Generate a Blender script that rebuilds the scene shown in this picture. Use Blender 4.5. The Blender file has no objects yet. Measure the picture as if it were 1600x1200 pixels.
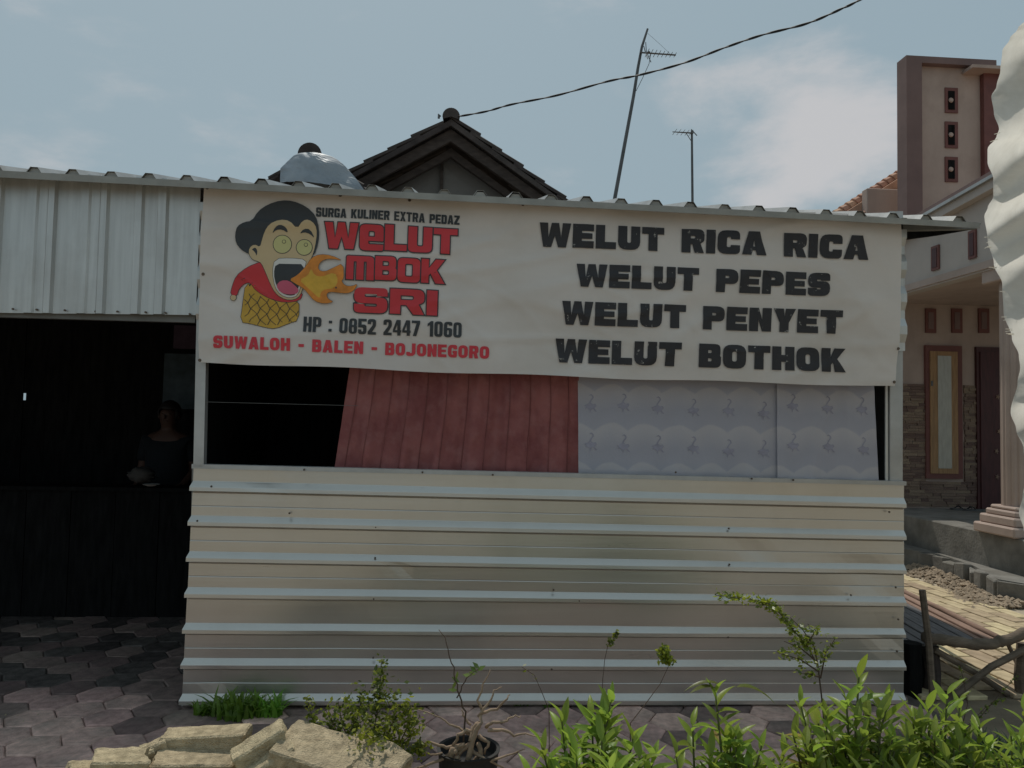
import bpy, bmesh, math, random
from math import sin, cos, pi, radians, tan, atan2, sqrt, hypot
from mathutils import Vector, Matrix, Euler, noise
from mathutils.geometry import tessellate_polygon
random.seed(7)
R = random.Random(11)
scene = bpy.context.scene
COL = scene.collection

# ------------------------------------------------------------ camera
CAM = Vector((0, -4.35, 1.6))
F = 1200.0
YAW, PITCH, ROLL = radians(4.0), radians(2.75), radians(1.15)
M = Matrix.Rotation(-YAW, 3, 'Z') @ Matrix.Rotation(pi/2 + PITCH, 3, 'X') @ Matrix.Rotation(ROLL, 3, 'Z')
cd = bpy.data.cameras.new('camera'); cam = bpy.data.objects.new('camera', cd); COL.objects.link(cam)
cam.location = CAM; cam.rotation_euler = M.to_euler()
cd.sensor_width = 36; cd.lens = 27; cd.clip_start = 0.05; cd.clip_end = 2000
scene.camera = cam

# ------------------------------------------------------------ light and sky
SKYR, SKYG, SKYB = 6.0, 7.9, 8.9          # thin haze veil over the blue
CLOUD = (10.8, 10.5, 10.6)
SUN_EL, SUN_AZ = radians(64), radians(-14)      # azimuth measured from +y towards +x
wd = bpy.data.worlds.new('World'); scene.world = wd; wd.use_nodes = True
nt = wd.node_tree; nt.nodes.clear()
def N(t, kind, **kw):
    n = t.nodes.new(kind)
    for k, v in kw.items(): setattr(n, k, v)
    return n
sky = N(nt, 'ShaderNodeTexSky', sky_type='NISHITA', sun_disc=False, sun_elevation=SUN_EL, sun_rotation=SUN_AZ,
        altitude=0, air_density=1.3, dust_density=4.5, ozone_density=1.2)
bg = N(nt, 'ShaderNodeBackground'); bg.inputs['Strength'].default_value = 0.1
out = N(nt, 'ShaderNodeOutputWorld')
tc = N(nt, 'ShaderNodeTexCoord')
mp = N(nt, 'ShaderNodeMapping'); mp.inputs['Scale'].default_value = (1.0, 1.0, 2.2); mp.inputs['Location'].default_value = (0.4, 1.7, 0.25)
ns = N(nt, 'ShaderNodeTexNoise'); ns.inputs['Scale'].default_value = 4.2; ns.inputs['Detail'].default_value = 9; ns.inputs['Roughness'].default_value = 0.56
ns.inputs['Distortion'].default_value = 0.15
nt.links.new(tc.outputs['Generated'], mp.inputs['Vector']); nt.links.new(mp.outputs['Vector'], ns.inputs['Vector'])
last = ns.outputs['Fac']
def math_(op, a, b, clamp=False):
    n = N(nt, 'ShaderNodeMath', operation=op, use_clamp=clamp)
    for k, v in enumerate((a, b)):
        if isinstance(v, (int, float)): n.inputs[k].default_value = v
        else: nt.links.new(v, n.inputs[k])
    return n.outputs[0]
# cumulus banks: (azimuth from +y in degrees, elevation in degrees, radius, weight); spread round the whole sky
for az, el, rad, wt in ((25, 17, .21, .20), (18, 11, .18, .15), (-26, 15, .13, .16), (60, 22, .3, .2), (100, 30, .35, .2), (150, 20, .3, .22), (-75, 24, .3, .2), (-120, 33, .35, .2), (-165, 18, .3, .2), (0, 75, .3, .15)):
    az, el = radians(az), radians(el)
    d = N(nt, 'ShaderNodeVectorMath', operation='DISTANCE'); nt.links.new(tc.outputs['Generated'], d.inputs[0])
    d.inputs[1].default_value = (sin(az)*cos(el), cos(az)*cos(el), sin(el))
    g = N(nt, 'ShaderNodeMapRange', interpolation_type='SMOOTHSTEP'); g.inputs['From Min'].default_value = 0; g.inputs['From Max'].default_value = rad
    g.inputs['To Min'].default_value = wt; g.inputs['To Max'].default_value = 0
    nt.links.new(d.outputs['Value'], g.inputs['Value']); last = math_('ADD', last, g.outputs['Result'])
rp = N(nt, 'ShaderNodeMapRange', interpolation_type='SMOOTHSTEP'); rp.inputs['From Min'].default_value = 0.56; rp.inputs['From Max'].default_value = 0.84
rp.inputs['To Max'].default_value = 0.8
mx = N(nt, 'ShaderNodeMix', data_type='RGBA')
mute = N(nt, 'ShaderNodeMix', data_type='RGBA'); mute.inputs['Factor'].default_value = 0.8
mute.inputs['B'].default_value = (SKYR, SKYG, SKYB, 1)
nt.links.new(last, rp.inputs['Value']); nt.links.new(rp.outputs['Result'], mx.inputs['Factor'])
nt.links.new(sky.outputs['Color'], mute.inputs['A']); nt.links.new(mute.outputs['Result'], mx.inputs['A'])
mx.inputs['B'].default_value = (CLOUD[0], CLOUD[1], CLOUD[2], 1)
nt.links.new(mx.outputs['Result'], bg.inputs['Color']); nt.links.new(bg.outputs['Background'], out.inputs['Surface'])

sd = bpy.data.lights.new('sun', 'SUN'); sd.energy = 4.2; sd.angle = radians(0.7); sd.color = (1, 0.95, 0.86)
sun = bpy.data.objects.new('sun', sd); COL.objects.link(sun)
sdir = Vector((sin(SUN_AZ)*cos(SUN_EL), cos(SUN_AZ)*cos(SUN_EL), sin(SUN_EL)))
sun.rotation_euler = sdir.to_track_quat('Z', 'Y').to_euler(); sun.location = sdir*30
vs = scene.view_settings
vs.view_transform = 'Standard'; vs.look = 'None'; vs.gamma = 1; vs.exposure = -0.88; vs.use_curve_mapping = False
scene.cycles.max_bounces = 8; scene.cycles.use_denoising = True

# ------------------------------------------------------------ where a line of sight meets a surface of the place
def ray(px, py): return M @ Vector(((px-800)/F, -(py-600)/F, -1))
def P(px, py, Y):
    d = ray(px, py); t = (Y-CAM.y)/d.y; return CAM + d*t
def PZ(px, py, Z):
    d = ray(px, py); t = (Z-CAM.z)/d.z; return CAM + d*t
def PX(px, py, X):
    d = ray(px, py); t = (X-CAM.x)/d.x; return CAM + d*t
def px_of(p):
    q = M.transposed() @ (Vector(p)-CAM); return (800 - F*q.x/q.z, 600 + F*q.y/q.z)

# ------------------------------------------------------------ objects
def setp(o, label=None, cat=None, group=None, kind=None):
    for k, v in (('label', label), ('category', cat), ('group', group), ('kind', kind)):
        if v: o[k] = v
    return o
def empty(name, loc, label, cat, group=None):
    o = bpy.data.objects.new(name, None); COL.objects.link(o); o.location = loc; o.empty_display_size = .1
    o['_b'] = 1; del o['_b']
    return setp(o, label, cat, group)
def link(name, me, parent=None, loc=None, rot=None, **kw):
    """link mesh data; geometry is in world space unless loc is given"""
    o = bpy.data.objects.new(name, me); COL.objects.link(o)
    if loc is not None: o.location = loc
    if rot is not None: o.rotation_euler = rot
    if parent is not None:
        o.parent = parent
        o.matrix_parent_inverse = Matrix.Translation(parent_world(parent)).inverted()
    return setp(o, **kw)
def parent_world(p):
    v = Vector(p.location)
    return v if p.parent is None else (parent_world(p.parent) + v - parent_world(p.parent) if p.type == 'MESH' else v)
class MB:
    def __init__(s): s.v = []; s.f = []; s.m = []
    def add(s, vs, fs, m=0):
        b = len(s.v); s.v += [tuple(v) for v in vs]
        for f in fs: s.f.append(tuple(i+b for i in f)); s.m.append(m)
        return s
    def quad(s, a, b, c, d, m=0): return s.add([a, b, c, d], [(0, 1, 2, 3)], m)
    def box(s, lo, hi, m=0, j=0):
        x0, y0, z0 = lo; x1, y1, z1 = hi
        vs = [Vector(v) for v in ((x0,y0,z0),(x1,y0,z0),(x1,y1,z0),(x0,y1,z0),(x0,y0,z1),(x1,y0,z1),(x1,y1,z1),(x0,y1,z1))]
        if j: vs = [v+Vector((R.uniform(-j,j),R.uniform(-j,j),R.uniform(-j,j))) for v in vs]
        return s.add(vs, BOXF, m)
    def prism(s, pts, off, m=0):
        """polygon pts (3d, planar) pushed by off, closed"""
        n = len(pts); off = Vector(off); a = [Vector(p) for p in pts]; b = [p+off for p in a]
        tri = tessellate_polygon([a])
        fs = [tuple(t) for t in tri] + [tuple(i+n for i in reversed(t)) for t in tri]
        fs += [(i, (i+1) % n, (i+1) % n+n, i+n) for i in range(n)]
        return s.add(a+b, fs, m)
    def tube(s, pts, rad, seg=8, m=0, cap=True):
        pts = [Vector(p) for p in pts]; n = len(pts)
        if not hasattr(rad, '__len__'): rad = [rad]*n
        rings = []; up = Vector((0, 0, 1))
        t0 = (pts[1]-pts[0]).normalized()
        if abs(t0.z) > .9: up = Vector((1, 0, 0))
        u = t0.cross(up).normalized()
        vs = []
        for i, p in enumerate(pts):
            t = (pts[min(i+1, n-1)]-pts[max(i-1, 0)]).normalized()
            u = (u - t*u.dot(t)).normalized(); w = t.cross(u)
            for k in range(seg):
                a = 2*pi*k/seg; vs.append(p + (u*cos(a)+w*sin(a))*rad[i])
        fs = [(i*seg+k, i*seg+(k+1) % seg, (i+1)*seg+(k+1) % seg, (i+1)*seg+k) for i in range(n-1) for k in range(seg)]
        if cap: fs += [tuple(range(seg))[::-1], tuple((n-1)*seg+k for k in range(seg))]
        return s.add(vs, fs, m)
    def grid(s, fn, nu, nv, m=0):
        vs = [fn(i/nu, j/nv) for j in range(nv+1) for i in range(nu+1)]
        fs = [(j*(nu+1)+i, j*(nu+1)+i+1, (j+1)*(nu+1)+i+1, (j+1)*(nu+1)+i) for j in range(nv) for i in range(nu)]
        return s.add(vs, fs, m)
    def mesh(s, name, mats, smooth=False, bevel=0):
        me = bpy.data.meshes.new(name); me.from_pydata([tuple(v) for v in s.v], [], s.f)
        for x in (mats if isinstance(mats, (list, tuple)) else [mats]): me.materials.append(x)
        me.polygons.foreach_set('material_index', s.m)
        bm = bmesh.new(); bm.from_mesh(me)
        bmesh.ops.recalc_face_normals(bm, faces=bm.faces)
        if bevel: bmesh.ops.bevel(bm, geom=list(bm.edges), offset=bevel, segments=1, affect='EDGES', clamp_overlap=True)
        bm.to_mesh(me); bm.free()
        if smooth: me.polygons.foreach_set('use_smooth', [True]*len(me.polygons))
        me.update(); return me
    def obj(s, name, mats, parent=None, smooth=False, bevel=0, solid=0, **kw):
        o = link(name, s.mesh(name, mats, smooth, bevel), parent, **kw)
        if solid:
            md = o.modifiers.new('thick', 'SOLIDIFY'); md.thickness = solid; md.offset = 0
        return o
BOXF = [(0,3,2,1),(4,5,6,7),(0,1,5,4),(1,2,6,5),(2,3,7,6),(3,0,4,7)]

# ------------------------------------------------------------ materials
def mat(name, col, rough=.8, metal=0, var=.25, scale=6, stretch=(1,1,1), bump=.15, bscale=60, col2=None, vscale=None,
        spec=.4, trans=0, dirt=None, dirt_scale=2.5, dirt_amt=.5, coord='Object', rvar=0, alpha=None, random_tint=0):
    m = bpy.data.materials.new(name); m.use_nodes = True; t = m.node_tree; t.nodes.clear()
    o = N(t, 'ShaderNodeOutputMaterial'); b = N(t, 'ShaderNodeBsdfPrincipled')
    b.inputs['Roughness'].default_value = rough; b.inputs['Metallic'].default_value = metal; b.inputs['Specular IOR Level'].default_value = spec
    c = N(t, 'ShaderNodeTexCoord'); mp = N(t, 'ShaderNodeMapping'); mp.inputs['Scale'].default_value = stretch
    t.links.new(c.outputs[coord], mp.inputs['Vector'])
    n1 = N(t, 'ShaderNodeTexNoise'); n1.inputs['Scale'].default_value = scale; n1.inputs['Detail'].default_value = 6; n1.inputs['Roughness'].default_value = .6
    t.links.new(mp.outputs['Vector'], n1.inputs['Vector'])
    c2 = col2 or tuple(x*(1-var) for x in col); c1 = col if col2 else tuple(min(1, x*(1+var*.6)) for x in col)
    r = N(t, 'ShaderNodeValToRGB'); r.color_ramp.elements[0].position = .35; r.color_ramp.elements[1].position = .68
    r.color_ramp.elements[0].color = (*c2, 1); r.color_ramp.elements[1].color = (*c1, 1)
    t.links.new(n1.outputs['Fac'], r.inputs['Fac']); last = r.outputs['Color']
    if dirt:
        n3 = N(t, 'ShaderNodeTexNoise'); n3.inputs['Scale'].default_value = dirt_scale; n3.inputs['Detail'].default_value = 8; n3.inputs['Roughness'].default_value = .65
        t.links.new(c.outputs[coord], n3.inputs['Vector'])
        mr = N(t, 'ShaderNodeMapRange'); mr.inputs['From Min'].default_value = .48; mr.inputs['From Max'].default_value = .7; mr.inputs['To Max'].default_value = dirt_amt
        t.links.new(n3.outputs['Fac'], mr.inputs['Value'])
        mm = N(t, 'ShaderNodeMix', data_type='RGBA'); mm.inputs['B'].default_value = (*dirt, 1)
        t.links.new(mr.outputs['Result'], mm.inputs['Factor']); t.links.new(last, mm.inputs['A']); last = mm.outputs['Result']
    if random_tint:
        oi = N(t, 'ShaderNodeObjectInfo'); hs = N(t, 'ShaderNodeHueSaturation')
        mr = N(t, 'ShaderNodeMapRange'); mr.inputs['To Min'].default_value = 1-random_tint; mr.inputs['To Max'].default_value = 1+random_tint
        mh = N(t, 'ShaderNodeMapRange'); mh.inputs['To Min'].default_value = .5-random_tint*.06; mh.inputs['To Max'].default_value = .5+random_tint*.06
        t.links.new(oi.outputs['Random'], mr.inputs['Value']); t.links.new(mr.outputs['Result'], hs.inputs['Value'])
        t.links.new(oi.outputs['Random'], mh.inputs['Value']); t.links.new(mh.outputs['Result'], hs.inputs['Hue'])
        t.links.new(last, hs.inputs['Color']); last = hs.outputs['Color']
    t.links.new(last, b.inputs['Base Color'])
    if rvar:
        mr = N(t, 'ShaderNodeMapRange'); mr.inputs['To Min'].default_value = rough-rvar; mr.inputs['To Max'].default_value = rough+rvar
        t.links.new(n1.outputs['Fac'], mr.inputs['Value']); t.links.new(mr.outputs['Result'], b.inputs['Roughness'])
    if bump:
        n2 = N(t, 'ShaderNodeTexNoise'); n2.inputs['Scale'].default_value = bscale; n2.inputs['Detail'].default_value = 5
        t.links.new(mp.outputs['Vector'], n2.inputs['Vector'])
        bp = N(t, 'ShaderNodeBump'); bp.inputs['Strength'].default_value = bump; bp.inputs['Distance'].default_value = .01
        t.links.new(n2.outputs['Fac'], bp.inputs['Height']); t.links.new(bp.outputs['Normal'], b.inputs['Normal'])
    if trans:
        tr = N(t, 'ShaderNodeBsdfTranslucent'); t.links.new(last, tr.inputs['Color'])
        ms = N(t, 'ShaderNodeMixShader'); ms.inputs['Fac'].default_value = trans
        t.links.new(b.outputs['BSDF'], ms.inputs[1]); t.links.new(tr.outputs['BSDF'], ms.inputs[2]); t.links.new(ms.outputs['Shader'], o.inputs['Surface'])
    else: t.links.new(b.outputs['BSDF'], o.inputs['Surface'])
    return m
def worn(name, col, base, thr=.62):
    """print ink with chips through which the cloth shows"""
    m = mat(name, col, rough=.6, var=.15, scale=9, bump=0)
    t = m.node_tree; b = next(n for n in t.nodes if n.type == 'BSDF_PRINCIPLED')
    l = b.inputs['Base Color'].links[0].from_socket
    c = next(n for n in t.nodes if n.type == 'TEX_COORD')
    n = N(t, 'ShaderNodeTexNoise'); n.inputs['Scale'].default_value = 26; n.inputs['Detail'].default_value = 5; n.inputs['Roughness'].default_value = .7
    t.links.new(c.outputs['Object'], n.inputs['Vector'])
    mr = N(t, 'ShaderNodeMapRange'); mr.inputs['From Min'].default_value = thr; mr.inputs['From Max'].default_value = thr+.03; mr.inputs['To Max'].default_value = .75
    mm = N(t, 'ShaderNodeMix', data_type='RGBA'); mm.inputs['B'].default_value = (*base, 1)
    t.links.new(n.outputs['Fac'], mr.inputs['Value']); t.links.new(mr.outputs['Result'], mm.inputs['Factor']); t.links.new(l, mm.inputs['A'])
    t.links.new(mm.outputs['Result'], b.inputs['Base Color']); return m

m_fence  = mat('zincalume_sheet', (.63,.60,.55), rough=.30, metal=.8, var=.05, scale=2, stretch=(.35,1,8), bump=.04, bscale=8, rvar=.07, dirt=(.40,.36,.31), dirt_scale=2.2, dirt_amt=.2)
m_upper  = mat('zincalume_upper', (.60,.61,.60), rough=.42, metal=.6, var=.12, scale=3, stretch=(10,1,.5), bump=.04, bscale=8, dirt=(.33,.30,.27), dirt_scale=2, dirt_amt=.3)
m_roof   = mat('zincalume_roof', (.42,.42,.41), rough=.4, metal=.6, var=.2, scale=4, bump=.05, dirt=(.2,.17,.13), dirt_amt=.5)
m_trim   = mat('eaves_trim_metal', (.34,.33,.30), rough=.5, metal=.4, var=.15, bump=.05, dirt=(.22,.19,.16), dirt_amt=.5)
m_screw  = mat('screw_rusty', (.16,.12,.09), rough=.6, metal=.5, bump=0)
m_post   = mat('steel_post', (.50,.50,.49), rough=.45, metal=.5, var=.12, bump=.03, dirt=(.3,.28,.25), dirt_amt=.4)
m_beam   = mat('steel_beam', (.20,.20,.19), rough=.55, metal=.4, var=.15, bump=.03)
m_banner = mat('banner_vinyl', (.76,.70,.655), rough=.5, var=.05, scale=2.2, stretch=(1,1,2), bump=.10, bscale=5, dirt=(.55,.50,.43), dirt_scale=1.3, dirt_amt=.35, trans=.10, spec=.35)
m_ink    = worn('ink_black', (.035,.034,.038), (.5,.48,.45), .65)
m_ink2   = mat('ink_dark', (.045,.05,.055), rough=.55, var=.1, bump=0)
m_red    = mat('ink_red', (.62,.045,.055), rough=.5, var=.1, bump=0)
m_red2   = mat('ink_address_red', (.66,.05,.07), rough=.5, var=.1, bump=0)
m_white  = mat('ink_white', (.72,.70,.66), rough=.5, var=.03, bump=0)
m_skinp  = mat('ink_skin', (.62,.47,.27), rough=.5, var=.05, bump=0)
m_eye    = mat('ink_eye', (.60,.56,.25), rough=.5, var=.05, bump=0)
m_orange = mat('ink_orange', (.75,.27,.04), rough=.5, var=.25, scale=14, bump=0)
m_yellow = mat('ink_yellow', (.74,.45,.06), rough=.5, var=.15, scale=14, bump=0)
m_batik  = mat('ink_batik', (.60,.36,.05), rough=.5, var=.12, scale=14, bump=0)
m_pink   = mat('ink_pink', (.62,.12,.20), rough=.5, var=.05, bump=0)
m_redcur = mat('curtain_red', (.40,.145,.135), col2=(.27,.085,.085), rough=.85, scale=5, dirt=(.43,.20,.19), dirt_scale=11, dirt_amt=.5, bump=.2, bscale=120, trans=.12)
m_purcur = mat('curtain_lilac', (.56,.545,.59), rough=.85, var=.08, scale=5, bump=.15, bscale=120, trans=.12)
def cloudcloth(m, pale, dark, px_, pz_):
    t = m.node_tree; b = next(n for n in t.nodes if n.type == 'BSDF_PRINCIPLED'); c = next(n for n in t.nodes if n.type == 'TEX_COORD')
    sp = N(t, 'ShaderNodeSeparateXYZ'); t.links.new(c.outputs['Object'], sp.inputs[0])
    def mth(op, a, b_=0.0):
        n = N(t, 'ShaderNodeMath', operation=op)
        for k, v in enumerate((a, b_)):
            if isinstance(v, (int, float)): n.inputs[k].default_value = v
            else: t.links.new(v, n.inputs[k])
        return n.outputs[0]
    n2 = N(t, 'ShaderNodeTexNoise'); n2.inputs['Scale'].default_value = 9; t.links.new(c.outputs['Object'], n2.inputs['Vector'])
    arch = mth('ABSOLUTE', mth('SINE', mth('MULTIPLY', sp.outputs['X'], pi/px_)))
    z = mth('ADD', mth('MULTIPLY', sp.outputs['Z'], 1), mth('MULTIPLY', arch, -.045))
    z = mth('ADD', z, mth('MULTIPLY', n2.outputs['Fac'], .03))
    f = mth('FRACT', mth('DIVIDE', z, pz_))
    r = N(t, 'ShaderNodeValToRGB'); e = r.color_ramp.elements; e[0].position = 0; e[0].color = (*dark, 1); e[1].position = .9; e[1].color = (*pale, 1)
    q_ = e.new(.35); q_.color = (*[x*.97 for x in dark], 1); q_ = e.new(.95); q_.color = (*pale, 1); q_ = e.new(1.0); q_.color = (*dark, 1)
    t.links.new(f, r.inputs['Fac'])
    for l in list(b.inputs['Base Color'].links): t.links.remove(l)
    t.links.new(r.outputs['Color'], b.inputs['Base Color'])
    for n in t.nodes:
        if n.type == 'BSDF_TRANSLUCENT': t.links.new(r.outputs['Color'], n.inputs['Color'])
cloudcloth(m_purcur, (.575,.55,.58), (.47,.465,.53), .198, .225)
m_purpr  = mat('curtain_print', (.36,.35,.43), rough=.85, var=.15, scale=16, bump=0)
m_purlt  = mat('curtain_print_pale', (.61,.59,.63), rough=.85, var=.08, scale=9, bump=0)
m_hex    = mat('hex_paver', (.66,.44,.38), rough=.9, var=.35, scale=14, bump=.5, bscale=90, dirt=(.22,.20,.17), dirt_scale=5, dirt_amt=.6, random_tint=.16)
m_hexm   = mat('brown_shade_paver', (.26,.185,.165), rough=.95, var=.35, scale=14, bump=.4, bscale=90, random_tint=.3, dirt=(.12,.11,.09), dirt_scale=5, dirt_amt=.6)
m_hexd   = mat('charcoal_shade_paver', (.11,.095,.088), rough=.95, var=.4, scale=14, bump=.4, bscale=90, spec=.1, random_tint=.3)
m_soil   = mat('soil', (.24,.19,.13), rough=1, var=.35, scale=3, bump=.6, bscale=25, dirt=(.13,.11,.07), dirt_scale=1.2)
m_sand   = mat('sandy_road', (.48,.41,.31), rough=1, var=.2, scale=3, bump=.4, bscale=30)
m_alley  = mat('alley_paver', (.52,.415,.265), rough=.95, var=.25, scale=10, bump=.4, bscale=70, random_tint=.24, dirt=(.42,.36,.25), dirt_scale=1.5, dirt_amt=.6)
m_gravel = mat('gravel_stone', (.42,.34,.24), rough=.95, var=.3, scale=9, bump=.3, random_tint=.2)
m_conc   = mat('old_concrete', (.22,.21,.19), rough=.95, var=.3, scale=4, bump=.5, bscale=35, dirt=(.12,.11,.09), dirt_scale=2.2, dirt_amt=.7)
m_block  = mat('concrete_block', (.54,.445,.29), rough=1, var=.38, scale=26, bump=1.0, bscale=160, spec=.15, dirt=(.31,.26,.18), dirt_scale=6, dirt_amt=.6, random_tint=.08)
m_pinkw  = mat('pink_render', (.46,.36,.31), rough=.9, var=.1, scale=3, stretch=(1,1,.35), bump=.15, dirt=(.33,.25,.21), dirt_scale=1.6, dirt_amt=.6)
m_pinkl  = mat('pale_render', (.50,.44,.40), rough=.9, var=.06, scale=3, bump=.1, dirt=(.4,.35,.31), dirt_amt=.4)
m_brownw = mat('brown_render', (.20,.135,.125), rough=.85, var=.12, scale=3, bump=.12)
m_trimr  = mat('maroon_trim', (.17,.065,.055), rough=.6, var=.15, bump=.05)
m_door   = mat('maroon_door', (.075,.022,.022), rough=.5, var=.3, scale=5, stretch=(8,8,1), bump=.1)
m_wood   = mat('light_wood', (.36,.21,.10), rough=.6, var=.25, scale=5, stretch=(10,10,1), bump=.1)
m_frost  = mat('curtained_glass', (.42,.40,.34), rough=.25, var=.12, scale=6, stretch=(6,1,1), bump=.02, spec=.6)
m_stone  = mat('stone_strip', (.25,.175,.135), rough=.9, var=.35, scale=8, bump=.5, bscale=60, random_tint=.35)
m_gold   = mat('pale_carving', (.33,.22,.16), rough=.5, bump=.05)
m_tile   = mat('roof_tile_old', (.075,.06,.055), rough=.9, var=.35, scale=7, bump=.3, dirt=(.05,.045,.04), dirt_amt=.6, random_tint=.2)
m_terra  = mat('roof_tile_terracotta', (.50,.30,.21), rough=.85, var=.2, scale=8, bump=.3, random_tint=.15)
m_barge  = mat('old_timber', (.075,.058,.050), rough=.9, var=.35, scale=4, stretch=(2,6,6), bump=.3)
m_gablew = mat('grey_gable_board', (.21,.195,.18), rough=.9, var=.15, scale=3, bump=.2)
m_foil   = mat('zinc_flashing', (.33,.36,.39), rough=.5, metal=.45, var=.2, scale=5, bump=.25, bscale=7, dirt=(.3,.28,.26))
m_mast   = mat('mast_galvanised', (.13,.13,.13), rough=.5, metal=.5, bump=0)
m_cable  = mat('cable_black', (.02,.02,.02), rough=.6, bump=0)
m_tarp   = mat('white_tarp', (.86,.83,.76), rough=.7, var=.08, scale=3, bump=.6, bscale=40, trans=.66, spec=.2, dirt=(.5,.46,.38), dirt_scale=2.5, dirt_amt=.5)
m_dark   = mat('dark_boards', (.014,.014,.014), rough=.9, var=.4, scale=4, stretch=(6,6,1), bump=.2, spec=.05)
m_bamboo = mat('weathered_pole', (.19,.145,.105), rough=.85, var=.4, scale=5, stretch=(1,1,4), bump=.5, bscale=50, dirt=(.06,.05,.045))
m_redwood= mat('reddish_board', (.30,.195,.15), rough=.85, var=.25, scale=5, stretch=(6,1,6), bump=.3)
m_grey   = mat('grey_board', (.16,.15,.15), rough=.8, var=.3, scale=5, stretch=(8,1,8), bump=.3)
def leafmat(name, a, b, tr=.38): return mat(name, a, rough=.38, col2=b, scale=2.5, bump=.1, bscale=40, trans=tr, spec=.5, random_tint=.22)
m_leaf   = leafmat('leaf_green', (.37,.46,.08), (.17,.27,.05), .55)
m_leafy  = leafmat('leaf_young', (.42,.50,.08), (.26,.38,.05), .55)
m_leafr  = leafmat('leaf_reddish', (.20,.13,.03), (.11,.16,.03), .4)
m_small  = leafmat('leaf_small', (.46,.50,.05), (.20,.28,.04), .55)
m_smalld = leafmat('leaf_small_dark', (.22,.28,.05), (.045,.075,.018), .3)
m_grass  = leafmat('grass_blade', (.26,.46,.06), (.12,.26,.04), .5)
m_scrub  = leafmat('scrub_dark', (.10,.15,.06), (.06,.09,.04), .25)
m_stem   = mat('green_stem', (.12,.13,.05), rough=.7, bump=.1)
m_twig   = mat('twig_brown', (.10,.065,.045), rough=.85, bump=.1)
m_root   = mat('bare_root', (.36,.26,.18), rough=.9, var=.3, scale=14, bump=.5)
m_pot    = mat('black_pot', (.02,.02,.02), rough=.6, bump=.05)
m_skin   = mat('person_skin', (.075,.038,.027), rough=.6, var=.08, bump=.05)
m_hair   = mat('person_hair', (.012,.010,.010), rough=.6, bump=.3)
m_shirt  = mat('navy_shirt', (.006,.010,.014), rough=.9, bump=.2)
m_trou   = mat('dark_trousers', (.010,.010,.012), rough=.9, bump=.2)
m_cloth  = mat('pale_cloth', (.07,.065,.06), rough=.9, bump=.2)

# ------------------------------------------------------------ ground
o = MB().quad((-300,-300,-.02),(300,-300,-.02),(300,500,-.02),(-300,500,-.02)).obj('ground', m_soil, kind='structure')
MB().grid(lambda u,v: (-9+20*u, -9.5+5*v, -.012), 2, 2).obj('road', m_sand, kind='structure')

# hexagonal pavers in front of the shop and under the carport
yard = MB().box((-7.2,-1.9,-.018),(2.75,3.1,-.004)).obj('paved_yard', mat('paver_joint_sand',(.12,.10,.085),rough=1,bump=.4), kind='structure')
HR = .132
def hexmesh(i, hm=None):
    rr = random.Random(i); mb = MB(); n = 6
    top = [Vector((HR*.985*cos(pi/3*k)+rr.uniform(-.004,.004), HR*.985*sin(pi/3*k)+rr.uniform(-.004,.004), .0)) for k in range(n)]
    ins = [p*.93+Vector((0,0,.007)) for p in top]; low = [p+Vector((0,0,-.03)) for p in top]
    mb.add(ins, [tuple(range(n))]); mb.add(ins+top, [(k,k+n,(k+1)%n+n,(k+1)%n) for k in range(n)]); mb.add(top+low, [(k,k+n,(k+1)%n+n,(k+1)%n) for k in range(n)])
    return mb.mesh('paver', hm or m_hex)
HM = [hexmesh(i) for i in range(5)]; HD = [hexmesh(i+9, m_hexd) for i in range(4)]; HB = [hexmesh(i+19, m_hexm) for i in range(4)]   # pink pavers and some dark ones; carport shade painted by more dark ones inside
def pick(y):  # inward rows go darker, the carport's shade carried by paver colour
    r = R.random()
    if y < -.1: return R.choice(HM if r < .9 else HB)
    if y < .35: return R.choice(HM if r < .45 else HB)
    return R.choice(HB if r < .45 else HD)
cells = []
i = 0
for a in range(-40, 24):
    for b in range(-10, 14):
        x = a*HR*1.5; y = b*HR*sqrt(3) + (a % 2)*HR*sqrt(3)/2
        if not (-7.0 < x < 2.6 and -1.75 < y < 2.95): continue
        q = px_of((x,y,0)); vis = q[1] < 1225 and -20 < q[0] < 1620 and not (y > .05 and x > -1.86)
        cells.append(((y+4.35) + (0 if vis else 50), x, y))
cells.sort()
rest = MB()
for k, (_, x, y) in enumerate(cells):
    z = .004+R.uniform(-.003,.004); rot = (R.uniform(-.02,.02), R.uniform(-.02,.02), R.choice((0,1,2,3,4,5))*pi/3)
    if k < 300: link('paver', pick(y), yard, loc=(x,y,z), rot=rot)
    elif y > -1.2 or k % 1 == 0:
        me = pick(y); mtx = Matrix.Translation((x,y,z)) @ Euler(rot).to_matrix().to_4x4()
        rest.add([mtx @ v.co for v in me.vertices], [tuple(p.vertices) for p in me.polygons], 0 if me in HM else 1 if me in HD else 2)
rest.obj('far_pavers', [m_hex, m_hexd, m_hexm], yard, kind='stuff')

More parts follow.
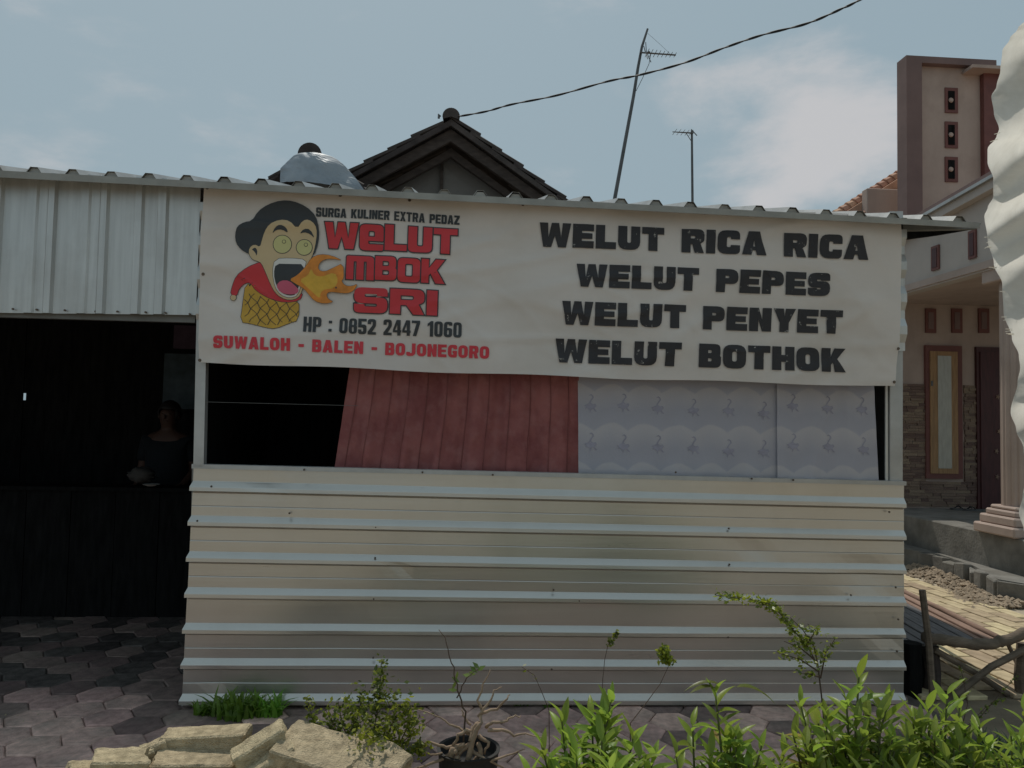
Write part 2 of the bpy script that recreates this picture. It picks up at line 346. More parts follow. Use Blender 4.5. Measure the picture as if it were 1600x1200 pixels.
# ------------------------------------------------------------ shop: metal fence wall
YF = 0.0
DENTS = [(P(x, y, 0).x, P(x, y, 0).z, r, a) for x, y, r, a in ((415,745,.10,.008),(1350,900,.16,.012),(622,890,.05,.006),(930,960,.12,.007),(1385,1000,.10,.010),(340,1060,.09,.008),(760,1060,.14,-.006),(1180,860,.10,.006),(520,1000,.16,.006))]
def prof_sheet(mb, rows, xs=60, wob=.003, y0=YF):
    """rows: (left point, right point, push towards the viewer) from top to bottom"""
    nv = len(rows)-1
    def fn(u, v):
        j = min(int(round(v*nv)), nv); a, b, d = rows[j]
        p = a.lerp(b, u); w = noise.noise(Vector((p.x*1.3, p.z*2.5, y0)))*wob*2
        for dx, dz, dr, da in DENTS: w += da*math.exp(-((p.x-dx)**2+(p.z-dz)**2*2.5)/dr**2)
        return (p.x, p.y - d + w, p.z)
    mb.grid(fn, xs, nv); return mb
fence = empty('corrugated_wall', (0.3, 0, 0), 'waist-high wall of silvery beige corrugated sheet with seven horizontal ribs under the banner', 'wall')
lx = lambda py: 303 - (py-728)*(18/372)
def rowpt(pl, pr, jl=0): return P(lx(pl)+jl, pl, YF), P(1412, pr, YF)
LP = [731, 758, 812, 868, 924, 980, 1035, 1091, 1101]
RP = [757, 785, 835, 888, 938, 988, 1038, 1089, 1100]
def r_at(pl):
    for k in range(len(LP)-1):
        if pl <= LP[k+1]: return RP[k]+(pl-LP[k])/(LP[k+1]-LP[k])*(RP[k+1]-RP[k])
    return RP[-1]
def fence_rows(lo, hi, ribs, dbase=0, jl=0):
    rows = []; marks = [(lo, 0)]
    for c in ribs:
        marks += [(c-7, 0), (c-6, .002), (c+1.2, .024), (c+2.4, .026), (c+7.8, .027), (c+9.4, .003), (c+10.6, -.005), (c+12, 0)]
        if c+33.5 < hi: marks += [(c+31, 0), (c+32, -.002), (c+33, 0)]
    marks.append((hi, 0))
    for y, d in marks:
        a, b = rowpt(y, r_at(min(y, 1101)) if y <= 1101 else 1100+(y-1101), jl + (-2.5 if d > .012 else 0)); rows.append((a, b, d+dbase))
    return rows
prof_sheet(MB(), fence_rows(731, 944, (758, 812, 868, 924), .004)).obj('metal_sheet', m_fence, fence, solid=.001)
prof_sheet(MB(), fence_rows(934, 1103, (980, 1035, 1091), 0, -1)).obj('metal_sheet', m_fence, fence, solid=.001)
a, b = P(301, 726, YF), P(1414, 753, YF)
cap = MB()
for dy, dz, ey, ez in ((-.012, -.002, .045, .004), (-.015, -.02, -.011, .003)):
    q = [Vector((a.x, dy, a.z+dz)), Vector((a.x, ey, a.z+dz)), Vector((a.x, ey, a.z+ez)), Vector((a.x, dy, a.z+ez))]
    cap.prism(q, b-a)
cap.obj('top_rail', m_post, fence)
for px, py in ((330,760),(452,802),(587,824),(770,742),(475,734),(660,738),(586,872),(584,936),(583,1028),(1138,996),(865,922),(905,939),(862,1046),(1175,748),(1056,738),(1240,750),(1140,882),(1330,930),(1139,826),(308,814),(1400,918),(1404,968),(1402,1018),(1390,800)):
    c = P(px, py, -.029)
    MB().tube([c+Vector((0,.006,0)), c, c-Vector((0,.004,0))], [.0055,.0055,.003], 8).obj('screw', m_screw, fence)

# ------------------------------------------------------------ upper wall of the carport (vertical sheets)
uw = empty('carport_fascia', (-3.5, 0, 1.9), 'pale grey vertically ribbed metal sheeting above the dark carport, left of the banner', 'wall')
def up_top(x_px): return 262+ (x_px)*(75/1410)+6
ribs_px = [(39,82),(122,165),(206,220),(242,258)]
def vpanel(name, px0, px1, ribs, yo):
    mb = MB(); cols = [(px0, 0)]
    for a_, b_ in ribs:
        w = b_-a_
        if w > 30: cols += [(a_-1,0),(a_+2,.022),(a_+13,.022),(a_+16,.010),(b_-14,.010),(b_-11,.022),(b_-2,.022),(b_+1,0)]
        else: cols += [(a_-1,0),(a_+2,.022),(b_-2,.022),(b_+1,0)]
    cols.append((px1, 0)); n = len(cols)-1
    def fn(u, v):
        c, d = cols[int(round(u*n))]
        bot = P(c, 489+c*.012, 0); zt = P(c, up_top(c), 0).z
        z = bot.z + (zt-bot.z)*v
        return (bot.x, yo-d+noise.noise(Vector((bot.x*2, z*1.5, 3)))*.006, z)
    mb.grid(fn, n, 6); mb.obj(name, m_upper, uw, solid=.001)
vpanel('metal_sheet', 103, 307, ribs_px[1:], -.012)
vpanel('metal_sheet', -52, 107, [(-45,-2),(39,82)], -.006)
vpanel('metal_sheet', -210, -50, [(-205,-162),(-124,-81)], -.012)
vpanel('metal_sheet', -370, -206, [(-365,-322),(-284,-241)], -.006)
vpanel('metal_sheet', -560, -366, [(-530,-487),(-449,-406)], -.012)
for px, py in ((21,483),(58,484),(102,485),(150,487),(184,487),(228,488),(259,489),(297,491),(35,276),(115,281),(194,284),(236,285),(302,292)):
    c = P(px, py, -.02)
    MB().tube([c, c-Vector((0,.008,0))], .006, 8).obj('screw', m_screw, uw)
a, b = P(-560, 480, .03), P(306, 488, .03)
MB().box((a.x, .02, a.z-.0), (b.x, .06, a.z+.06)).obj('bottom_batten', m_beam, uw)

# ------------------------------------------------------------ shed frame, roof, dark inside
XL, XR = -7.0, P(1403, 700, .03).x
shed = empty('shop_shed', (0, 1.5, 0), 'metal-roofed food stall and carport with dark interior behind the corrugated wall', 'building')
eL, eR = P(0, 268, -.14), P(1530, 349, -.14)
slope_e = (eR.z-eL.z)/(eR.x-eL.x)
def edge_z(x): return eL.z + slope_e*(x-eL.x)
RISE = .250
def roof_z(x, y): return edge_z(x) + (RISE*(y+.14) if y < 1.45 else RISE*1.59-.16*(y-1.45))
ribx = [P(53+58*0, 262, -.14).x + .1985*k for k in range(-16, 60)]
ribx = [x for x in ribx if x < eR.x-.02]
prof = [(XL-.4, 0)]
for x in ribx:
    if x < XL-.3: continue
    prof += [(x-.042, 0), (x-.018, .034), (x+.018, .034), (x+.042, 0)]
prof.append((eR.x, 0))
def sheetroof(c0, c1, dz):
    seg = [p for p in prof if c0-1e-6 <= p[0] <= c1+1e-6]
    ys = [-.14, .3, .9, 1.45, 2.2, 3.15]; n = len(seg)-1
    def fn(u, v):
        x, d = seg[int(round(u*n))]; y = ys[int(round(v*5))]
        s = noise.noise(Vector((x*3, y, 0)))*.006
        return (x, y + (noise.noise(Vector((x*6,1,0)))*.012 if y < 0 else 0), roof_z(x, y)+d+s+dz)
    MB().grid(fn, n, 5).obj('roof_sheet', m_roof, shed, solid=.0015)
k = 0
i0 = 0
step = 4*4
while i0 < len(prof)-1:
    j = min(i0+step+1 if i0 else step+2, len(prof)-1)
    sheetroof(prof[i0][0], prof[j][0], .002*(k % 2)); i0 = j - (0 if j == len(prof)-1 else 1); k += 1
    if j == len(prof)-1: break
tA, tB = Vector((XL-.4,-.146,edge_z(XL-.4))), Vector((eR.x,-.146,edge_z(eR.x)))
MB().prism([tA+Vector((0,0,.004)), tB+Vector((0,0,.004)), tB+Vector((0,0,-.030)), tA+Vector((0,0,-.036))],(0,.004,0)).obj('eaves_trim', m_trim, shed)
mb = MB()
for x in ribx:
    if x > XL-.3: mb.prism([Vector((x+dx, -.128, edge_z(x)+dz+.0)) for dx, dz in ((-.040,.0),(-.018,.031),(.018,.031),(.040,.0))], (0,.02,0))
mb.obj('rib_closures', m_trim, shed, kind='stuff')
# eaves purlin, cantilevered to the right beyond the post
pl = P(1412, 350, .02)
MB().prism([Vector((XL,.055,edge_z(XL)-.035)),Vector((XL,.055,edge_z(XL)-.10)),Vector((XR,.055,edge_z(XR)-.10)),Vector((XR,.055,edge_z(XR)-.035))],(0,.05,0)).obj('eaves_purlin', m_beam, shed)
MB().prism([P(1411,340,.0),P(1411,360,.0),P(1528,357,.0),P(1533,349,.0)],(0,.04,0)).obj('cantilever_purlin', m_beam, shed)
MB().prism([P(1411,358,.06),P(1411,374,.06),P(1470,366,.06),P(1522,357,.06)],(0,.04,0)).obj('cantilever_bracket', m_dark, shed)
def post(pxl, pxr, top, bot, name, mt, y=.02, d=.05):
    q = [P(pxl[0],top,y),P(pxr[0],top,y),P(pxr[1],bot,y),P(pxl[1],bot,y)]
    MB().prism(q,(0,d,0)).obj(name, mt, shed)
post((307,302),(323,318), 500, 730, 'post', m_post, -.015)
post((300,293),(304,297), 728, 1100, 'post', m_beam, .02)
post((1391,1391),(1411,1410), 330, 1100, 'post', m_post, .02)
post((1384,1384),(1387,1388), 560, 757, 'post_flange', m_white, .035, .01)
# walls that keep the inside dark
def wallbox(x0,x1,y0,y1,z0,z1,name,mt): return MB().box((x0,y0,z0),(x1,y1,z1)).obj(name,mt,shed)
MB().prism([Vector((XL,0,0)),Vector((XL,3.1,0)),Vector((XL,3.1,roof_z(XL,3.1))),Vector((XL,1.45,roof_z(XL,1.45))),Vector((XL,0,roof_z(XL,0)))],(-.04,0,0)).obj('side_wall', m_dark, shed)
# right wall and upper front wall behind the banner: horizontal sheets whose ends show past the banner
def hsheet(name, xa, xb, y, z0, z1, mt):
    n = int((z1-z0)/.0475); prof_z = []
    for i in range(n+1):
        prof_z.append((z0+(z1-z0)*i/n, (0,.0,.024,.024)[i % 4]))
    mb = MB(); mb.grid(lambda u,v: (xa+(xb-xa)*u, y-prof_z[int(round(v*n))][1], prof_z[int(round(v*n))][0]), 3, n); return mb.obj(name, mt, shed, solid=.001)
tl, br = P(330,300,0), P(1411,548,0)
hsheet('front_sheet', P(312,400,0).x, P(1411,440,0).x+.008, -.004, P(1400,548,0).z, edge_z(0)-.06, m_upper)
MB().grid(lambda u,v: (XR+.02, .06+3.05*u, .02+(roof_z(XR,.06+3.05*u)-.03)*v), 2, 2).obj('side_sheet', m_roof, shed, solid=.01)
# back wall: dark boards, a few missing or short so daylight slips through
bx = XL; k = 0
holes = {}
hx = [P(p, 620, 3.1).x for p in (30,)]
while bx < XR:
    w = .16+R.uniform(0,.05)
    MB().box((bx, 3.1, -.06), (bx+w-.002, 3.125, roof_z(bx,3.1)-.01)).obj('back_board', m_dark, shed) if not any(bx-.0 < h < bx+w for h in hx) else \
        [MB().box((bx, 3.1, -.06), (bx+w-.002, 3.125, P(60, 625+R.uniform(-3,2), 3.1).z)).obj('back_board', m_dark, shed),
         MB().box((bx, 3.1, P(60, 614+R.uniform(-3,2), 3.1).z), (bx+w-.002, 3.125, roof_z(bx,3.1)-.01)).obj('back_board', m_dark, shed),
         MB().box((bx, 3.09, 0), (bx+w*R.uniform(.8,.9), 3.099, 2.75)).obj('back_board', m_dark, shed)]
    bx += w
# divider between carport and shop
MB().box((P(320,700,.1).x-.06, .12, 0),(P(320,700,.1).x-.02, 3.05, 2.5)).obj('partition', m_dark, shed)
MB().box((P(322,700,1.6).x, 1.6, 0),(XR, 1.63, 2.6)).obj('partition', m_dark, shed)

# ------------------------------------------------------------ curtains in the serving opening
def curtain(name, lt, rt, lb, rb, Y, fold, amp, mt, label, seams=()):
    t = empty(name, P((lb[0]+rb[0])/2, lb[1], Y), label, 'curtain')
    def fn(u, v):
        a = Vector((lt[0]+(rt[0]-lt[0])*u, lt[1]+(rt[1]-lt[1])*u)); b = Vector((lb[0]+(rb[0]-lb[0])*u, lb[1]+(rb[1]-lb[1])*u))
        c = a.lerp(b, v); p = P(c.x, c.y, Y); ph = u*fold*2*pi + .5*sin(v*3+u*9)
        sh = sin(ph)+.35*sin(2.1*ph+1)
        p.y += amp*(.55+.45*v)*sh + .004*noise.noise(Vector((p.x*9, p.z*7, Y))) + (.010*noise.noise(Vector((p.x*16, p.z*9, 1.5))) + .006*noise.noise(Vector((p.x*34, p.z*22, 4))) if amp > .01 else .0025*noise.noise(Vector((p.x*14, p.z*5, 2))))
        return p
    o = MB().grid(fn, 150, 40).obj('fabric', mt, t, smooth=True)
    return t, fn
rc, rfn = curtain('red_curtain', (548,562), (904,585), (521,738), (905,748), .08, 6.5, .020, m_redcur, 'faded red pleated curtain hanging left of centre in the serving opening')
# darker pleat stitching on the red curtain
mb = MB()
for us in (.045,.115,.19,.265,.345,.43,.52,.61,.70,.79,.875,.955):
    mb.tube([Vector(rfn(us+.004*sin(v*5), v))-Vector((0,.0045,0)) for v in [i/10 for i in range(11)]], .0022, 5)
mb.obj('pleat_seam', mat('seam_dark',(.24,.085,.08),rough=.9,bump=0), rc)
pc, pfn = curtain('lilac_curtain', (903,578), (1217,595), (904,742), (1216,756), .07, 3.2, .005, m_purcur, 'wide greyish lilac curtain printed with small long-necked birds')
pc2, pfn2 = curtain('lilac_curtain', (1214,590), (1366,600), (1215,752), (1374,764), .05, 2.3, .005, m_purcur, 'narrow greyish lilac curtain of bird print at the right end of the opening')
def conform(fn_inv_pts, Y, off): return [P(x, y, Y-off) for x, y in fn_inv_pts]
bird = [(-2,-15),(2,-18),(6,-15),(7,-11),(3,-6),(1,-2),(5,1),(10,0),(12,4),(8,8),(13,15),(9,14),(5,9),(2,11),(0,17),(-1,11),(-5,8),(-9,9),(-7,5),(-11,3),(-6,1),(-2,-1),(0,-6),(4,-11),(4,-14),(2,-15.5)]
def prints(par, cxs, fn, rows, x0, x1, t0, t1, b0):
    for cx in cxs:
        for ry, k in rows:
            s = .85; yy = ry+(cx-925)*.045+R.uniform(-2,2); fl = 1
            pts = []
            for x, y in bird:
                qx, qy = cx+x*s, yy+y*s; u_ = (qx-x0)/(x1-x0); ty = t0+(t1-t0)*u_
                pts.append(Vector(fn(u_, (qy-ty)/(b0-t0)))-Vector((0,.0025,0)))
            tri = tessellate_polygon([pts]); MB().add(pts, [tuple(t) for t in tri]).obj('bird_print', m_purpr, par)
prints(pc, (922,973,1027,1082,1137,1192), pfn, ((630,0),(692,1)), 903.5, 1216.5, 578, 595, 742)
prints(pc2, (1238,1293,1347), pfn2, ((618,0),(678,1)), 1214.5, 1370, 590, 600, 752)
# thin wire across the opening
MB().tube([P(322,628,-.0), P(440,631,0), P(560,634,.0)], .0012, 5).obj('curtain_wire', m_beam, shed)

# ------------------------------------------------------------ lettering: block letters as outlines
def loop(pts, n=4):
    out = []; L = len(pts)
    for i, p in enumerate(pts):
        r = p[2] if len(p) > 2 else 0
        c = Vector(p[:2]); a = Vector(pts[i-1][:2])-c; b = Vector(pts[(i+1) % L][:2])-c
        r = min(r, a.length*.5, b.length*.5)
        if r <= 1e-4: out.append(c); continue
        p0 = c+a.normalized()*r; p2 = c+b.normalized()*r
        for k in range(n+1):
            t = k/n; out.append(p0*(1-t)**2 + c*2*t*(1-t) + p2*t*t)
    return out
def glyph(ch, w, s, t, Rr):
    r = Rr*.4; h = w/2
    if ch in 'IMW1-: ': pass
    def O(): return [(loop([(0,0,Rr),(w,0,Rr),(w,1,Rr),(0,1,Rr)]), [loop([(s,t,r),(s,1-t,r),(w-s,1-t,r),(w-s,t,r)])])]
    S = [(0,.34),(0,0,Rr),(w,0,Rr),(w,.5+t*.5,Rr),(s,.5+t*.5,r),(s,1-t,r),(w-s,1-t,r),(w-s,.67),(w,.67),(w,1,Rr),(0,1,Rr),(0,.5-t*.5,Rr),(w-s,.5-t*.5,r),(w-s,t,r),(s,t,r),(s,.34)]
    A = lambda pts, holes=(): [(loop(pts), [loop(x) for x in holes])]
    m0 = .36
    if ch == 'I': return A([(0,0),(s,0),(s,1),(0,1)])
    if ch == 'L': return A([(0,0),(w,0),(w,t),(s,t),(s,1),(0,1)])
    if ch == 'E': return A([(0,0),(w,0),(w,t),(s,t),(s,.5-t*.42),(w*.93,.5-t*.42),(w*.93,.5+t*.42),(s,.5+t*.42),(s,1-t),(w,1-t),(w,1),(0,1)])
    if ch == 'T': return A([(h-s/2,0),(h+s/2,0),(h+s/2,1-t),(w,1-t),(w,1),(0,1),(0,1-t),(h-s/2,1-t)])
    if ch == 'H': return A([(0,0),(s,0),(s,.5-t/2),(w-s,.5-t/2),(w-s,0),(w,0),(w,1),(w-s,1),(w-s,.5+t/2),(s,.5+t/2),(s,1),(0,1)])
    if ch == 'U': return A([(0,1),(0,0,Rr),(w,0,Rr),(w,1),(w-s,1),(w-s,t,r),(s,t,r),(s,1)])
    if ch in 'O0': return O()
    if ch == 'D': return A([(0,0),(w,0,Rr),(w,1,Rr),(0,1)], [[(s,t),(s,1-t),(w-s,1-t,r),(w-s,t,r)]])
    if ch == 'C': return A([(w,.38),(w,0,Rr),(0,0,Rr),(0,1,Rr),(w,1,Rr),(w,.62),(w-s,.62),(w-s,1-t,r),(s,1-t,r),(s,t,r),(w-s,t,r),(w-s,.38)])
    if ch == 'G': return A([(w,.54),(w,0,Rr*.5),(0,0,Rr),(0,1,Rr),(w,1,Rr),(w,.66),(w-s,.66),(w-s,1-t,r),(s,1-t,r),(s,t,r),(w-s,t,r),(w-s,.34),(w*.52,.34),(w*.52,.54)])
    if ch == 'S': return A(S)
    if ch == '5': return A([(0,.3),(0,0,Rr),(w,0,Rr),(w,.62,Rr),(s,.62),(s,1-t),(w,1-t),(w,1),(0,1),(0,.42),(w-s,.42,r),(w-s,t,r),(s,t,r),(s,.3)])
    if ch == '2': return A([(0,0),(w,0),(w,t),(s*1.35,t),(w-.03,.52,.1),(w,.62),(w,1,Rr),(0,1,Rr),(0,.66),(s,.66),(s,1-t,r),(w-s,1-t,r),(w-s,.60,.1),(0,t)])
    if ch == 'P': return A([(0,0),(s,0),(s,m0),(w,m0,Rr),(w,1,Rr),(0,1)], [[(s,m0+t*.85),(s,1-t),(w-s,1-t,r),(w-s,m0+t*.85,r)]])
    if ch == 'R': return A([(0,0),(s,0),(s,.36),(w*.48,.36),(w-s*1.02,0),(w,0),(w*.84,.40),(w,.5,.1),(w,1,Rr),(0,1)], [[(s,.36+t*.85),(s,1-t),(w-s,1-t,r),(w-s,.36+t*.85,r)]])
    if ch == 'B': return A([(0,0),(w,0,Rr),(w,.46,.1),(w*.94,.52,.04),(w*.97,.58,.1),(w*.97,1,Rr),(0,1)], [[(s,t*.9),(s,.5-t*.38),(w-s,.5-t*.38,r),(w-s,t*.9,r)],[(s,.5+t*.38),(s,1-t*.9),(w-s*1.03,1-t*.9,r),(w-s*1.03,.5+t*.38,r)]])
    if ch == '8': return A([(0,0,Rr),(w,0,Rr),(w,.48,.12),(w*.95,.53,.05),(w*.98,.58,.1),(w*.98,1,Rr),(w*.02,1,Rr),(w*.02,.58,.1),(w*.05,.53,.05),(0,.48,.12)], [[(s,t*.8,r),(s,.5-t*.34,r),(w-s,.5-t*.34,r),(w-s,t*.8,r)],[(s,.5+t*.34,r),(s,1-t*.8,r),(w-s,1-t*.8,r),(w-s,.5+t*.34,r)]])
    if ch == '6': return A([(0,0,Rr),(w,0,Rr),(w,.6,Rr),(s,.6),(s,1-t,r),(w-s,1-t,r),(w-s,.76),(w,.76),(w,1,Rr),(0,1,Rr)], [[(s,t,r),(s,.6-t*.8,r),(w-s,.6-t*.8,r),(w-s,t,r)]])
    if ch == '4': return A([(w*.54,0),(w*.54+s,0),(w*.54+s,.2),(w*1.02,.2),(w*1.02,.2+t*.85),(w*.54+s,.2+t*.85),(w*.54+s,1),(w*.45,1),(0,.26+t*.6),(0,.2),(w*.54,.2)], [[(w*.27,.2+t*.85),(w*.54,.72),(w*.54,.2+t*.85)]])
    if ch == '7': return A([(w*.16,0),(w*.16+s*1.05,0),(w,1-t),(w,1),(0,1),(0,1-t),(w-s*1.1,1-t)])
    if ch == '1': return A([(w*.3,0),(w*.3+s,0),(w*.3+s,1),(w*.3+s*.25,1),(0,.82),(0,.64),(w*.3,.76)])
    if ch == 'A':
        k = h-.60*s; x1 = s*1.05+k*.2; xh = s*1.0+k*.37; ya = min(.8, (h-s)/max(k,.01)+.18)
        return A([(0,0),(s*1.05,0),(x1,.2),(w-x1,.2),(w-s*1.05,0),(w,0),(h+s*.6,1),(h-s*.6,1)], [[(min(xh,h-.04),.36),(h,max(ya,.6)),(max(w-xh,h+.04),.36)]])
    if ch == 'W': return A([(0,1),(s*.92,1),(.30*w,.40),(h-s*.40,1),(h+s*.40,1),(.70*w,.40),(w-s*.92,1),(w,1),(.86*w,0),(.61*w,0),(h,.48),(.39*w,0),(.14*w,0)])
    if ch == 'N': return A([(0,0),(s,0),(s,.5),(w-s,0),(w,0),(w,1),(w-s,1),(w-s,.5),(s,1),(0,1)])
    if ch == 'Y': return A([(h-s/2,0),(h+s/2,0),(h+s/2,.4),(w,1),(w-s*1.1,1),(h,.66),(s*1.1,1),(0,1),(h-s/2,.4)])
    if ch == 'K': return A([(0,0),(s,0),(s,.30),(s+.08*w,.40),(w-s*1.2,0),(w*1.02,0),(.66*w,.55),(w,1),(w-s*1.2,1),(s,.62),(s,1),(0,1)])
    if ch == 'X': return A([(0,0),(s*1.1,0),(h,.3),(w-s*1.1,0),(w,0),(.66*w,.5),(w,1),(w-1.1*s,1),(h,.7),(1.1*s,1),(0,1),(.34*w,.5)])
    if ch == 'Z': return A([(0,0),(w,0),(w,t),(s*1.3,t),(w,1-t),(w,1),(0,1),(0,1-t),(w-s*1.3,1-t),(0,t)])
    if ch == 'J': return A([(0,.32),(0,0,Rr),(w,0,Rr),(w,1),(w-s,1),(w-s,t,r),(s,t,r),(s,.32)])
    if ch == 'm': return A([(0,0),(s,0),(s,1-t),(h-s/2,1-t),(h-s/2,0),(h+s/2,0),(h+s/2,1-t),(w-s,1-t),(w-s,0),(w,0),(w,1,Rr),(0,1,.08)])
    if ch == 'e': return A([(0,0,Rr),(w,0,.08),(w,t),(s,t,r),(s,.37),(w,.37,.05),(w,1,Rr),(0,1,Rr)], [[(s,.37+t*.7),(s,1-t,r),(w-s,1-t,r),(w-s,.37+t*.7)]])
    if ch == '-': return A([(0,.36),(w*.6,.36),(w*.6,.36+t),(0,.36+t)])
    if ch == ':': return A([(0,.08),(s,.08),(s,.08+s*.9),(0,.08+s*.9)]) + A([(0,.62),(s,.62),(s,.62+s*.9),(0,.62+s*.9)])
    return []
def adv(ch, w, s):
    return {'I': s, ' ': w*.62, 'W': w*1.42, 'm': w*1.3, '-': w*.6, ':': s, '1': w*.3+s, 'L': w*.92, 'E': w*.95, 'A': w*1.12, 'O': w*1.04, 'X': w*1.05, 'K': w*1.08, 'R': w*1.02, 'S': w}.get(ch, w)

YB = -.052
def cloth(x, z):
    """wrinkles of the banner"""
    d = .006*sin(7*x+5*z+1.2)*sin(2.3*x-1) + .005*sin(13*(x*.35+z)+.6*sin(2*x))
    k = noise.noise(Vector((x*1.1, z*3.2, .3))); d += .010*k
    kk = noise.noise(Vector((x*.9+z*1.8, z*4.5-x*1.1, 7.3)))
    d += .008*math.exp(-(kk/.13)**2) + .004*math.exp(-((noise.noise(Vector((x*1.4-z*1.2, z*3+x*1.6, 2.1))))/.07)**2)
    return d
def cp(px, py, off):
    p = P(px, py, YB); return Vector((p.x, YB-cloth(p.x, p.z)-off, p.z))
def inflate(lp, d):
    n = len(lp); area = sum(lp[i].x*lp[(i+1)%n].y-lp[(i+1)%n].x*lp[i].y for i in range(n)); sg = 1 if area > 0 else -1
    out = []
    for i in range(n):
        a = (lp[i]-lp[i-1]); b = (lp[(i+1)%n]-lp[i])
        if a.length < 1e-6: a = b
        if b.length < 1e-6: b = a
        na = Vector((a.y,-a.x)).normalized()*sg; nb = Vector((b.y,-b.x)).normalized()*sg
        m_ = (na+nb); m_ = m_.normalized() if m_.length > .2 else na
        out.append(lp[i]+m_*d/max(.5, m_.dot(na)))
    return out
def flat2(mb, outer, holes, off, m=0, st=4):
    """polygon in photo-plane coordinates laid on the wrinkled cloth; cut on a grid so that it follows the folds"""
    loops = [outer]+list(holes)
    tri = tessellate_polygon([[Vector((p.x, p.y, 0)) for p in l] for l in loops]); vs = [p for l in loops for p in l]
    bm = bmesh.new(); bv = [bm.verts.new((p.x, p.y, 0)) for p in vs]
    for t in tri:
        try: bm.faces.new([bv[i] for i in t])
        except ValueError: pass
    xs = [p.x for p in outer]; ys = [p.y for p in outer]
    for ax, lo, hi in ((0, min(xs), max(xs)), (1, min(ys), max(ys))):
        g = math.ceil(lo/st)*st
        while g < hi:
            co = [0,0,0]; co[ax] = g; no = [0,0,0]; no[ax] = 1
            bmesh.ops.bisect_plane(bm, geom=bm.verts[:]+bm.edges[:]+bm.faces[:], plane_co=co, plane_no=no); g += st
    bm.verts.index_update()
    mb.add([cp(v.co.x, v.co.y, off) for v in bm.verts], [tuple(v.index for v in f.verts) for f in bm.faces], m); bm.free()
banner = empty('banner', P(855, 600, YB), 'long white vinyl banner lettered WELUT MBOK SRI across the front of the stall', 'banner')
def edgeL(v): return 318-6*min(1, v*1.6)
def bannerfn(u, v):
    top = Vector((edgeL(0)+(1408-318)*u, 287+(341-287)*u + 2*sin(u*19))); bot = Vector((312+(1396-312)*u, 566+38*u+ 2.2*sin(u*pi)+1.2*sin(u*23)))
    c = top.lerp(bot, v); c.x += (-3*sin(v*pi) if u < .01 else (5*sin(v*pi*.9) if u > .99 else 0)); return cp(c.x, c.y, 0)
MB().grid(bannerfn, 220, 56).obj('vinyl_sheet', m_banner, banner, smooth=True)
def text(s, p0, p1, h, w, st, bt, Rr, mt, gap=.12, slant=0, outline=None, off=.0045, jitter=0, st_=8):
    tot = sum(adv(c, w, st) for c in s)+gap*(len(s)-1); mb = MB(); mo = MB(); x = 0
    def flush():
        nonlocal mb, mo
        if mb.v: mb.obj('lettering', mt, banner)
        if mo.v: mo.obj('lettering_outline', m_ink2, banner)
        mb = MB(); mo = MB()
    p0 = Vector(p0); p1 = Vector(p1)
    for c in s:
        a = adv(c, w, st); jy = R.uniform(-jitter, jitter)
        for outer, holes in glyph(c, a if c not in 'I:-1' else (w if c in '-1' else st), st, bt, Rr):
            def mapq(q): return Vector(p0+(p1-p0)*((x+q.x+slant*q.y)/tot)+Vector((.03*h*q.y, -h*(q.y+jy))))
            ou = [mapq(q) for q in outer]; ho = [[mapq(q) for q in l] for l in holes]
            flat2(mb, ou, ho, off, 0, st_)
            if outline: flat2(mo, inflate(ou, outline), [inflate(l, -outline*.9) for l in ho], off-.0012, 0, st_)
        x += a+gap
        if c == ' ': flush()
    flush()
text('WELUT RICA RICA', (842,385), (1355,407), 37, .86, .355, .29, .34, m_ink, gap=.075, off=.006, st_=5.5)
text('WELUT PEPES', (900,448), (1295,463.5), 36, .86, .355, .29, .34, m_ink, gap=.075, off=.006, st_=5.5)
text('WELUT PENYET', (877,507), (1315,522), 36.5, .86, .355, .29, .34, m_ink, gap=.075, off=.006, st_=5.5)
text('WELUT BOTHOK', (867,566), (1320,582), 37, .86, .355, .29, .34, m_ink, gap=.075, off=.006, st_=5.5)
text('SURGA KULINER EXTRA PEDAZ', (494,339), (718,351), 14.5, .66, .255, .215, .2, m_ink2, gap=.075)
text('HP : 0852 2447 1060', (474,518.5), (721,528.5), 24, .50, .195, .17, .22, m_ink2, gap=.07)
text('SUWALOH - BALEN - BOJONEGORO', (335,544), (764,561), 19.5, .72, .285, .23, .36, m_red2, gap=.10)
text('WeLUT', (507,388), (714,398), 40, .82, .30, .24, .2, m_red, gap=.05, outline=1.7, jitter=.03, off=.006)
text('mBOK', (541,436), (694,444), 37, .82, .28, .23, .2, m_red, gap=.05, outline=1.7, jitter=.03, off=.006)
text('SRI', (553,488), (683,494), 39, 1.15, .36, .25, .26, m_red, gap=.09, outline=1.7, off=.006)

# printed cartoon cook breathing fire
def cc(pts): return [Vector((340+x/3.81, 300+y/3.81)) for x, y in pts]
def circ(x, y, r, n=20): return [(x+r*cos(2*pi*i/n), y+r*sin(2*pi*i/n)) for i in range(n)]
def sm(pts, it=2):
    for _ in range(it):
        q = []
        for i in range(len(pts)):
            a, b = pts[i], pts[(i+1) % len(pts)]
            q += [(a[0]*.75+b[0]*.25, a[1]*.75+b[1]*.25), (a[0]*.25+b[0]*.75, a[1]*.25+b[1]*.75)]
        pts = q
    return pts
fig = MB(); FM = [m_ink2, m_skinp, m_white, m_red, m_batik, m_orange, m_yellow, m_pink, m_eye]
def lay(pts, lvl, m, outline=0, s=2):
    l = cc(sm(pts, s) if s else pts)
    if outline: flat2(fig, inflate(l, outline), [], .0040+.0009*lvl-.0004, 0)
    flat2(fig, l, [], .0040+.0009*lvl, m)
lay([(165,545),(230,560),(320,600),(400,640),(485,640),(482,765),(430,780),(345,815),(290,808),(200,785),(138,775),(150,650)], 0, 4, .8, 1)
